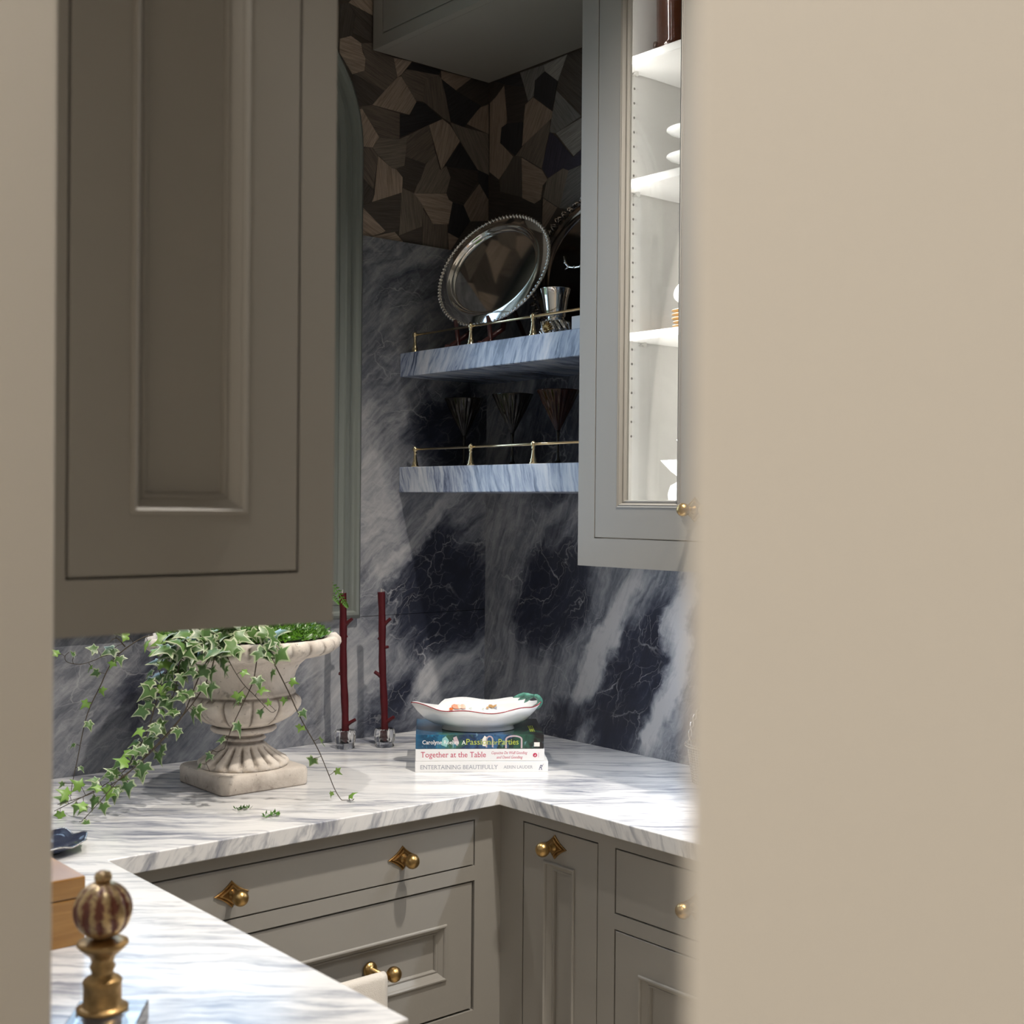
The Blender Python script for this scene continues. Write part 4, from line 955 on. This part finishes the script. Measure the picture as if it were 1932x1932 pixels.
candle_set((724, 1412), (719, 1117), [(723,1180,737,1167,.0042), (719,1206,714,1204,.0035), (724,1222,733,1220,.0036), (722,1278,707,1267,.0045), (727,1363,744,1352,.0042)],
    'ribbed crystal holder of the right red candle', 'dark red branch shaped candle on the right, nearer the books')

# ------------------------------------------------------------------ books and porcelain dish
def glyph_top(ch):
    cu = bpy.data.curves.new('t', 'FONT'); cu.body = ch; cu.size = 1.0; ob = bpy.data.objects.new('t', cu); C.objects.link(ob)
    me = bpy.data.meshes.new_from_object(ob.evaluated_get(bpy.context.evaluated_depsgraph_get())); bpy.data.objects.remove(ob)
    return max(q.co.y for q in me.vertices)
CAPH, XHT = glyph_top('H'), glyph_top('x')
def lettering(txt, F, parent, u, v, size, m_, w_, name='lettering', shear=0.0, bold=0.0, space=1.0, fit=None, serif=True):
    cu = bpy.data.curves.new('t', 'FONT'); cu.body = txt; cu.size = size; cu.shear = shear; cu.offset = bold; cu.space_character = space; cu.resolution_u = 3
    ob = bpy.data.objects.new('t', cu); C.objects.link(ob); dg = bpy.context.evaluated_depsgraph_get(); me = bpy.data.meshes.new_from_object(ob.evaluated_get(dg))
    bpy.data.objects.remove(ob); xs = [q.co.x for q in me.vertices]; k = 1.0 if not fit else fit/(max(xs)-min(xs)); x0 = min(xs)
    mb = MB(); mb.add([F.O+F.U*(u+(q.co.x-x0)*k)+F.V*(v+q.co.y)+F.N*w_ for q in me.vertices], [tuple(p.vertices) for p in me.polygons])
    if serif:                                   # short slab serifs on the ends of the stems
        use = {}
        for p in me.polygons:
            for e in p.edge_keys: use[e] = use.get(e, 0)+1
        edges = [(me.vertices[a].co, me.vertices[b].co) for (a, b), c_ in use.items() if c_ == 1]
        def spans(y):
            X = sorted(a.x+(b.x-a.x)*(y-a.y)/(b.y-a.y) for a, b in edges if (a.y-y)*(b.y-y) < 0)
            return [(X[i], X[i+1]) for i in range(0, len(X)-1, 2)]
        sh = shear
        for y0, lft, rgt, tol in ((0.0, .075, .075, 1), (CAPH*size, .075, .075, -1), (XHT*size, .075, 0.0, -1)):
            for a, b in spans(y0+tol*.012*size):
                if b-a < .15*size and not (y0 == XHT*size and any(s0 < a+.03*size and b-.03*size < s1 for s0, s1 in spans(y0+.03*size))):
                    h0, h1 = (y0, y0+.032*size) if tol > 0 else (y0-.032*size, y0)
                    q_ = [(a-lft*size, h0), (b+rgt*size, h0), (b+rgt*size, h1), (a-lft*size, h1)]
                    mb.add([F.O+F.U*(u+(x_-x0)*k)+F.V*(v+y_)+F.N*(w_+.00003) for x_, y_ in q_], [(0, 1, 2, 3)])
    return build(name, mb, m_, parent)
class F3:
    def __init__(s, O, U, V): s.O = Vector(O); s.U = Vector(U).normalized(); s.V = Vector(V).normalized(); s.N = s.U.cross(s.V)
BL, BR = at(783, 1457, 2, H), at(1034, 1456, 2, H); BU = (BR-BL).normalized(); BD = Vector((-BU.y, BU.x, 0))      # along the spine, away from the viewer
if BD.dot(FW) < 0: BD = -BD
def book(name, label, u0, L_, z0, T, depth, cover, spine_mat, skew=0.0, shift=0.0):
    U = Matrix.Rotation(skew, 3, 'Z') @ BU; D = Matrix.Rotation(skew, 3, 'Z') @ BD; O = BL+BU*u0+BD*shift; O = Vector((O.x, O.y, z0))
    t = thing(name, label, 'book', tuple(O+U*L_/2+D*depth/2))
    def P(a, b, z): return O+U*a+D*b+Z3*z
    def bx(mb, a0, a1, b0, b1, c0, c1): mb.frame([[P(a0, b0, c0), P(a1, b0, c0), P(a1, b1, c0), P(a0, b1, c0)], [P(a0, b0, c1), P(a1, b0, c1), P(a1, b1, c1), P(a0, b1, c1)]])
    c_ = .0024; mb = MB(); bx(mb, 0, L_, .0015, depth, 0, c_); bx(mb, 0, L_, .0015, depth, T-c_, T); build('cover', mb, cover, t, bevel=.0006)
    mb = MB(); bx(mb, 0, L_, -.0005, .0026, 0, T); sp = build('spine', mb, spine_mat, t, bevel=.0009)
    mb = MB(); bx(mb, .003, L_-.003, .0026, depth-.004, c_, T-c_); build('pages', mb, PAPERM, t)
    return t, sp, F3(O, U, Z3)
T1, T2, T3 = .0228, .0262, .0300
L1 = (BR-BL).length
def cover_mat(name, horiz):
    g = NT(name); U = tuple(BU)
    a = g.vec('DOT_PRODUCT', g.obj, U); sp = g.n('SeparateXYZ'); g.put(sp.inputs[0], g.obj)
    n1 = g.noise(g.comb(g.math('MULTIPLY', a, 38), g.math('MULTIPLY', sp.outputs[2], 25), 0.0) if horiz else g.obj, 1.0 if horiz else 24, 4, 1.2)
    base = g.ramp(g.math('ADD', g.math('MULTIPLY', a, 3.3), g.math('ADD', .5, g.math('MULTIPLY', g.math('SUBTRACT', n1, .5), .55))),
        [(.0, (.018, .10, .20)), (.16, (.012, .055, .11)), (.22, (.02, .14, .26)), (.3, (.05, .14, .08)), (.42, (.02, .035, .075)), (.6, (.05, .13, .26)), (.7, (.02, .03, .03)), (.82, (.03, .09, .06)), (.93, (.016, .014, .014))])
    hi = g.noise(g.comb(g.math('MULTIPLY', a, 70), g.math('MULTIPLY', sp.outputs[2], 40), 3.0), 1.0, 5, .8)
    k = g.math('MULTIPLY', g.math('SUBTRACT', hi, .62), 7, clamp=True); fade = g.math('SUBTRACT', 1.0, g.math('MULTIPLY', g.math('ADD', a, -.02), 9), clamp=True)
    col = g.mix(g.math('MULTIPLY', k, .6), base, (.30, .55, .62))
    return g.out(col, .18)
JACK = cover_mat('printed_jacket', True); JACKT = cover_mat('printed_jacket_front', False)
b1, s1, f1 = book('book', 'white coffee table book with grey lettering, lowest of the stack', 0, L1, H, T1, .235, WHITEC, WHITEC)
lettering('ENTERTAINING BEAUTIFULLY', f1, s1, .0115, .0065, .0125, GREYT, .0007, fit=.165); lettering('AERIN LAUDER', f1, s1, .1895, .0073, .0095, GREYT, .0007, fit=.062)
lettering('R', f1, s1, .2650, .0045, .0150, NAVYT, .0007, shear=.35, name='publisher_mark', fit=.0075)
mb = MB(); mb.tube([f1.O+f1.U*(.2705+.004*math.sin(k*.5))+f1.V*(.0125+.0012*k)+f1.N*.0008 for k in range(5)], .0003, 4); build('publisher_swash', mb, NAVYT, s1)
b2, s2_, f2 = book('book', 'white coffee table book with crimson lettering, in the middle of the stack', .0005, L1-.0085, H+T1+.0004, T2, .21, WHITEC, WHITEC, shift=.001)
lettering('Together at the Table', f2, s2_, .0115, .0085, .0165, PINKT, .0007, fit=.139); lettering('Capucine De Wulf Gooding', f2, s2_, .1625, .0150, .0085, PINKT, .0007, shear=.25, fit=.077); lettering('and David Gooding', f2, s2_, .1735, .0055, .0085, PINKT, .0007, shear=.25, fit=.056)
mb = MB(); mb.lathe([(.0046, 0), (.0046, .0004)], 24, f2.O+f2.U*.2560+f2.V*.0125+f2.N*.0005, axis=f2.N); e_ = build('publisher_dot', mb, PINKT, s2_)
lettering('A', f2, s2_, .2537, .0098, .0060, WHITET, .0011, name='publisher_letter', shear=.3)
mb = MB(); mb.add([f2.O+f2.U*a+f2.V*b+f2.N*.0007 for a, b in ((.2632, .0075), (.2642, .0075), (.2642, .0180), (.2632, .0180))], [(0, 1, 2, 3)]); build('publisher_line', mb, PINKP, s2_)
z3_ = H+T1+T2+.0008
b3, s3_, f3 = book('book', 'coffee table book in dark blue printed jacket, top of the stack', .0008, L1-.0105, z3_, T3, .205, JACKT, JACK, shift=.0005)
lettering('Carolyne Roehm', f3, s3_, .0145, .0100, .0120, WHITET, .0007, fit=.0775); lettering('A', f3, s3_, .0985, .0090, .0125, WHITET, .0007, fit=.0085); lettering('Passion', f3, s3_, .1080, .0090, .0175, LIMET, .0007, fit=.0520)
lettering('for', f3, s3_, .1615, .0090, .0140, LIMET, .0007, shear=.3, fit=.0140); lettering('Parties', f3, s3_, .1770, .0090, .0175, LIMET, .0007, fit=.0430)
def spine_patch(name, pts, m_, w_=.0006):
    mb = MB(); mb.add([f3.O+f3.U*a+f3.V*b+f3.N*w_ for a, b in pts], [tuple(range(len(pts)))]); return build(name, mb, m_, s3_)
spine_patch('printed_square', [(.2535, .0045), (.2655, .0045), (.2655, .0135), (.2535, .0135)], PAPERM, .0007)
PASTEL = mat('printed_pastel', (.50, .40, .42), .3); AQUA = mat('printed_aqua', (.25, .50, .48), .3)
def parch(u, w_, h0, h1, th, m_, nm):
    o_ = []; i_ = []
    for k in range(11):
        a = PI*k/10; o_.append((u-w_*math.cos(a), h1-.009+.009*math.sin(a))); i_.append((u-(w_-th)*math.cos(a), h1-.009+(.009-th)*math.sin(a)))
    spine_patch(nm, [(u-w_, h0)]+o_+[(u+w_, h0), (u+w_-th, h0)]+list(reversed(i_))+[(u-w_+th, h0)], m_, .00055)
parch(.2100, .0185, .001, .0290, .0035, PASTEL, 'printed_arch'); parch(.158, .008, .003, .028, .003, PASTEL, 'printed_arch'); 
spine_patch('printed_shape', [(.055, .008), (.066, .004), (.071, .018), (.064, .027), (.057, .022)], AQUA, .00055); spine_patch('printed_shape', [(.082, .012), (.089, .006), (.0925, .014), (.087, .027), (.080, .024)], PASTEL, .00055)
spine_patch('printed_shape', [(.143, .006), (.151, .005), (.153, .024), (.147, .028), (.142, .02)], PAPERM, .00055)
# lettering on the top cover beside the dish
f3t = F3(f3.O+f3.U*.258+BD*.035+Z3*T3, BD, -BU); f3t.N = Z3
lettering('PARTIES', f3t, b3, .0, .0, .016, LIMET, .0004, name='cover_lettering', fit=.075)
f3t2 = F3(f3.O+f3.U*.270+BD*.03+Z3*T3, BD, -BU); f3t2.N = Z3
mb = MB(); 
# porcelain dish
zb = z3_+T3+.0006; dc = BL+BU*.1365+BD*.075; dc.z = zb
dish = thing('porcelain_dish', 'white leaf shaped porcelain dish with red rim and painted decoration, on the books', 'dish', tuple(dc))
ND = 96
def step_(t):
    a = max(0, min(1, (t-2.17)/.13)); b = max(0, min(1, (3.05-t)/.45)); return a*a*(3-2*a)*b
def outline(t):                           # t = 0 at the right (handle) end
    r = 1+.022*math.cos(7*t+.4)
    x = .136*math.cos(t)*r; y = .082*math.sin(t)*(1+.03*math.cos(6*t))
    if math.cos(t) < -.72: x -= .014*((-math.cos(t)-.72)/.28)**1.5; y *= 1-.25*((-math.cos(t)-.72)/.28)
    y *= 1-.16*step_(t)
    return x, y
def rimz(t): return .047+.012*max(0, -math.cos(t))**2+.010*max(0, math.cos(t))**2+.006*max(0, math.sin(t))+.003*math.cos(7*t)-.011*step_(t)
def dring(s, zk, zabs=None, off=0):
    out = []
    for i in range(ND):
        t = 2*PI*i/ND; x, y = outline(t); z = (rimz(t)*zk if zabs is None else zabs)+off
        out.append(dc+BU*x*s+BD*y*s+Z3*z)
    return out
def ering(a, b, z): return [dc+BU*a*math.cos(2*PI*i/ND)+BD*b*math.sin(2*PI*i/ND)+Z3*z for i in range(ND)]
mb = MB(); mb.frame([ering(.078, .047, 0), ering(.080, .049, .001), ering(.0775, .047, .0095), dring(.66, 0, .0125), dring(.80, .42), dring(.91, .70), dring(1.0, 1.0), dring(.985, 1.0, off=.001), dring(.90, .76), dring(.79, .50), dring(.64, .36), dring(.3, .32), dring(.02, .31)])
build('bowl', mb, PORC, dish, smooth=True)
REDG = mat('red_glaze', (.30, .015, .03), .2)
mb = MB(); rr_ = dring(.997, 1.0, off=.0006); mb.tube(rr_[47:]+rr_[:2], .0010, 6); build('rim_line', mb, REDG, dish, smooth=True)
def inner(u, s_h, t):                       # point on the inside wall
    x, y = outline(t); p = dc+BU*x*u+BD*y*u; zk = .36+(1-.36)*max(0, (u-.64)/.345)**1.3; return p+Z3*(rimz(t)*zk+.0022)
ORNG = mat('orange_enamel', (.62, .13, .02), .3); OCHRE = mat('ochre_enamel', (.42, .22, .06), .3); BLUEG = mat('grey_blue_enamel', (.16, .17, .22), .3); GREENE = mat('green_enamel', (.10, .17, .10), .3)
def decal(name, blobs, m_):
    mb = MB()
    for (t, u, dt, du, th) in blobs:
        pts = [];
        for k in range(10):
            a = 2*PI*k/10; pts.append(inner(u+du*math.sin(a+th), 0, t+dt*math.cos(a)))
        mb.add(pts, [tuple(range(10))])
    return build(name, mb, m_, dish)
# painted moth on the far wall, orange fruit and grass on the near floor
decal('painted_moth', [(1.30, .86, .05, .03, .4), (1.23, .85, .05, .028, -.6), (1.36, .83, .03, .02, 0)], OCHRE); decal('painted_moth_body', [(1.18, .82, .03, .014, .3)], BLUEG)
def fl_spot(x, y, rx, ry, z=.0185, an=0): 
    pts = []
    for k in range(12):
        a = 2*PI*k/12; pts.append(dc+BU*(x+rx*math.cos(a)*math.cos(an)-ry*math.sin(a)*math.sin(an))+BD*(y+rx*math.cos(a)*math.sin(an)+ry*math.sin(a)*math.cos(an))+Z3*z)
    return pts
decal('painted_fruit_far', [(2.00, .83, .11, .045, .2), (1.86, .82, .06, .04, 0), (2.15, .80, .05, .025, 0)], ORNG); decal('painted_grass_far', [(1.70, .80, .03, .010, .6), (1.60, .83, .03, .008, -.6), (1.45, .81, .03, .008, .4)], GREENE)
mb = MB()
for (x, y, rx, ry) in ((-.042, .026, .012, .012), (-.026, .030, .010, .012), (-.058, .024, .008, .008)): mb.add(fl_spot(x, y, rx, ry, .0215+.0002*len(mb.f)), [tuple(range(12))])
build('painted_fruit', mb, ORNG, dish)
mb = MB()
for k in range(7):
    a0 = dc+BU*(.0+.012*k)+BD*(.030)+Z3*.0215; a1 = a0+BU*(.012*((-1)**k))+BD*(.018)+Z3*.0015; mb.tube([a0, (a0+a1)/2+Z3*.001, a1], .0006, 4)
build('painted_grass', mb, GREENE, dish)
# green leaf handle at the right end
hc = dc+BU*.132+Z3*.060; mb = MB()
loop = [dc+BU*(.123+.013*math.sin(a))+BD*(-.002+.005*math.sin(a*2))+Z3*(.0585+.014*math.cos(a)*(-1)) for a in [PI*k/9 for k in range(10)]]
mb.tube(loop, [.003, .0048, .0058, .0064, .0066, .0064, .0060, .0056, .005, .0035], 10)
for k, (dx, dy, dz) in enumerate(((-.046, .012, -.006), (-.034, .020, -.013), (-.020, .022, -.019))):
    a0 = loop[-1]; a1 = a0+BU*dx+BD*dy+Z3*dz; mid = (a0+a1)/2+Z3*.004; s_ = (a1-a0).cross(Z3).normalized()*.0055
    mb.tube([a0, a0+(mid-a0)*.5, mid, mid+(a1-mid)*.5, a1], [.002, .0042, .0052, .0042, .001], 8)
build('leaf_handle', mb, JADE, dish, smooth=True)

# ------------------------------------------------------------------ things on the near leg of the worktop
# finial on a crystal block
zbk = .022; pr_ = at(281, 1885, 2, H+zbk); pl_ = at(150, 1888, 2, H+zbk)
ex = (pr_-pl_); W_ = ex.length; ex.normalize(); ey = Vector((-ex.y, ex.x, 0)); ey = ey if ey.dot(FW) < 0 else -ey
W_ = max(W_, .07)
fc = pl_+ex*W_/2+ey*W_*.42; fc.z = H
bx = MB(); q0 = [pl_, pl_+ex*W_, pl_+ex*W_+ey*W_, pl_+ey*W_]
bx.frame([[Vector((p.x, p.y, H+.0003)) for p in q0], [Vector((p.x, p.y, H+zbk)) for p in q0]])
fin = thing('finial', 'gilt ribbed ball finial on a clear square crystal base, near left', 'finial', tuple(fc))
build('crystal_base', bx, CRYST, fin, bevel=.0012)
ftop = None
kk = (fc-CAM).dot(FW)/FPX
def zpx(py): return at(193, py, 1, fc.y).z-H
fc2 = at(193, 1905, 2, H+zbk); fcx, fcy = fc2.x, fc2.y; kk = (fc2-CAM).dot(FW)/FPX
zs = lambda py: dep(193, py, (fc2-CAM).dot(FW)).z
def gad(r, z, a): return (r*(1-.055*(1-abs(math.sin(a*6)))**1.5), z)
pf = [(47*kk, H+zbk+.0002), (48*kk, H+zbk+.003), (38*kk, H+zbk+.005), (35*kk, zs(1895)), (35*kk, zs(1858)), (36.5*kk, zs(1850)), (33*kk, zs(1845)), (21*kk, zs(1838)), (20*kk, zs(1832)), (24*kk, zs(1822)), (20*kk, zs(1814)), (24*kk, zs(1802)), (38*kk, zs(1790)), (47.5*kk, zs(1780)), (47*kk, zs(1776)), (34*kk, zs(1774)), (24*kk, zs(1770))]
pf = sorted(pf, key=lambda t: t[1]) if any(pf[i][1] > pf[i+1][1]+.0015 for i in range(len(pf)-1)) else pf
build('stem', MB().lathe(pf, 48, (fcx, fcy, 0)), mat('dull_gilt', (.40, .25, .10), .4, .8, var=.35, vscale=60), fin, smooth=True)
zc_ = zs(1716); rb = 54.5*kk
o_ = build('ribbed_ball', MB().lathe([(max(rb*math.sin(PI*i/24), .0006), zc_-rb*1.0*math.cos(PI*i/24)) for i in range(25)], 144, (fcx, fcy, 0), fn=gad, cap=False), GILT, fin, smooth=True)
dirt(o_, lambda p: (1-abs(math.sin(math.atan2(p.y-fcy, p.x-fcx)*6)))**.8*1.3*max(0, 1-abs((p.z-zc_)/rb)**2))
build('top_knob', MB().lathe([(9*kk, zs(1664)), (15*kk, zs(1661)), (16.5*kk, zs(1653)), (14*kk, zs(1646)), (7*kk, zs(1642)), (.0005, zs(1641))], 32, (fcx, fcy, 0)), GILT, fin, smooth=True)
# wooden box
X1, Y0 = -1.4866, -1.0042; bt = .088
wb = thing('wooden_box', 'honey coloured wooden box with lid on the near worktop leg', 'box', (X1-.1, Y0+.1, H))
build('body', MB().box(X1-.20, X1, Y0, Y0+.19, H, H+.060), BOXW, wb, bevel=.0012)
build('lid', MB().box(X1-.2005, X1+.0005, Y0-.0005, Y0+.1905, H+.0612, H+bt), BOXW, wb, bevel=.002)
# navy scalloped dish
p = at(84, 1600, 2, H+.006)
def scal(r, z, a): return (r*(1+.055*math.cos(a*8)*(1 if r > .035 else 0)), z+.003*math.cos(a*8)*(1 if r > .05 else 0))
sd_ = thing('scalloped_dish', 'navy blue dish with pale scalloped rim behind the wooden box', 'dish', (p.x, p.y, H))
build('bowl', MB().lathe([(.030, 0), (.032, .002), (.050, .009), (.066, .0175), (.0655, .0190), (.048, .0125), (.028, .006), (.001, .0055)], 80, (p.x, p.y, H), fn=scal), NAVY, sd_, smooth=True)
build('rim', MB().tube([(p.x+.0662*(1+.055*math.cos(a*8))*math.cos(a), p.y+.0662*(1+.055*math.cos(a*8))*math.sin(a), H+.0184+.003*math.cos(a*8)) for a in [2*PI*i/80 for i in range(80)]], .0013, 6, closed=True), SILVER, sd_, smooth=True)
# silver wire basket at the right
bc = at(1342, 1481, 2, H); bxp = (bc.x+.02, bc.y-.0); hb = .078
wbk = thing('wire_basket', 'small silver wire basket with twisted handle on the right-hand worktop', 'basket', (bxp[0], bxp[1], H))
mb = MB(); r0, r1 = .052, .0635
for i in range(56):
    a = 2*PI*i/46; mb.tube([(bxp[0]+(r0+(r1-r0)*t)*math.cos(a+.0*t), bxp[1]+(r0+(r1-r0)*t)*math.sin(a), H+.003+(hb-.003)*t) for t in (0, .5, 1)], .0009, 5)
for k in range(15):
    t = k/14; r_ = r0+(r1-r0)*t; mb.tube([(bxp[0]+r_*math.cos(2*PI*i/40), bxp[1]+r_*math.sin(2*PI*i/40), H+.003+(hb-.003)*t) for i in range(40)], .0011, 5, closed=True)
stuff(build('wire_mesh', mb, NICKEL, wbk, smooth=True))
mb = MB()
for k in range(44):
    a = 2*PI*k/44; mb.tube([(bxp[0]+(r1+.002+.003*math.cos(b))*math.cos(a+.05*b), bxp[1]+(r1+.002+.003*math.cos(b))*math.sin(a+.05*b), H+hb+.003+.004*math.sin(b)) for b in [2*PI*q/8 for q in range(8)]], .0011, 5, closed=True)
stuff(build('looped_rim', mb, NICKEL, wbk, smooth=True))
mb = MB(); hd = RT.copy(); hd.z = 0; hd.normalize()
for ph in (0, PI):
    pts = []
    for k in range(61):
        a = PI*k/60; c0 = Vector((bxp[0], bxp[1], H+hb))+hd*(-r1*.93*math.cos(a))+Z3*(.095*math.sin(a)**.8); rad_ = hd*(-math.cos(a))+Z3*math.sin(a); dp = Vector((-hd.y, hd.x, 0)); w2 = k*.85+ph
        pts.append(c0+rad_*.0035*math.cos(w2)+dp*.0035*math.sin(w2))
    mb.tube(pts, .0016, 6)
build('twisted_handle', mb, NICKEL, wbk, smooth=True)
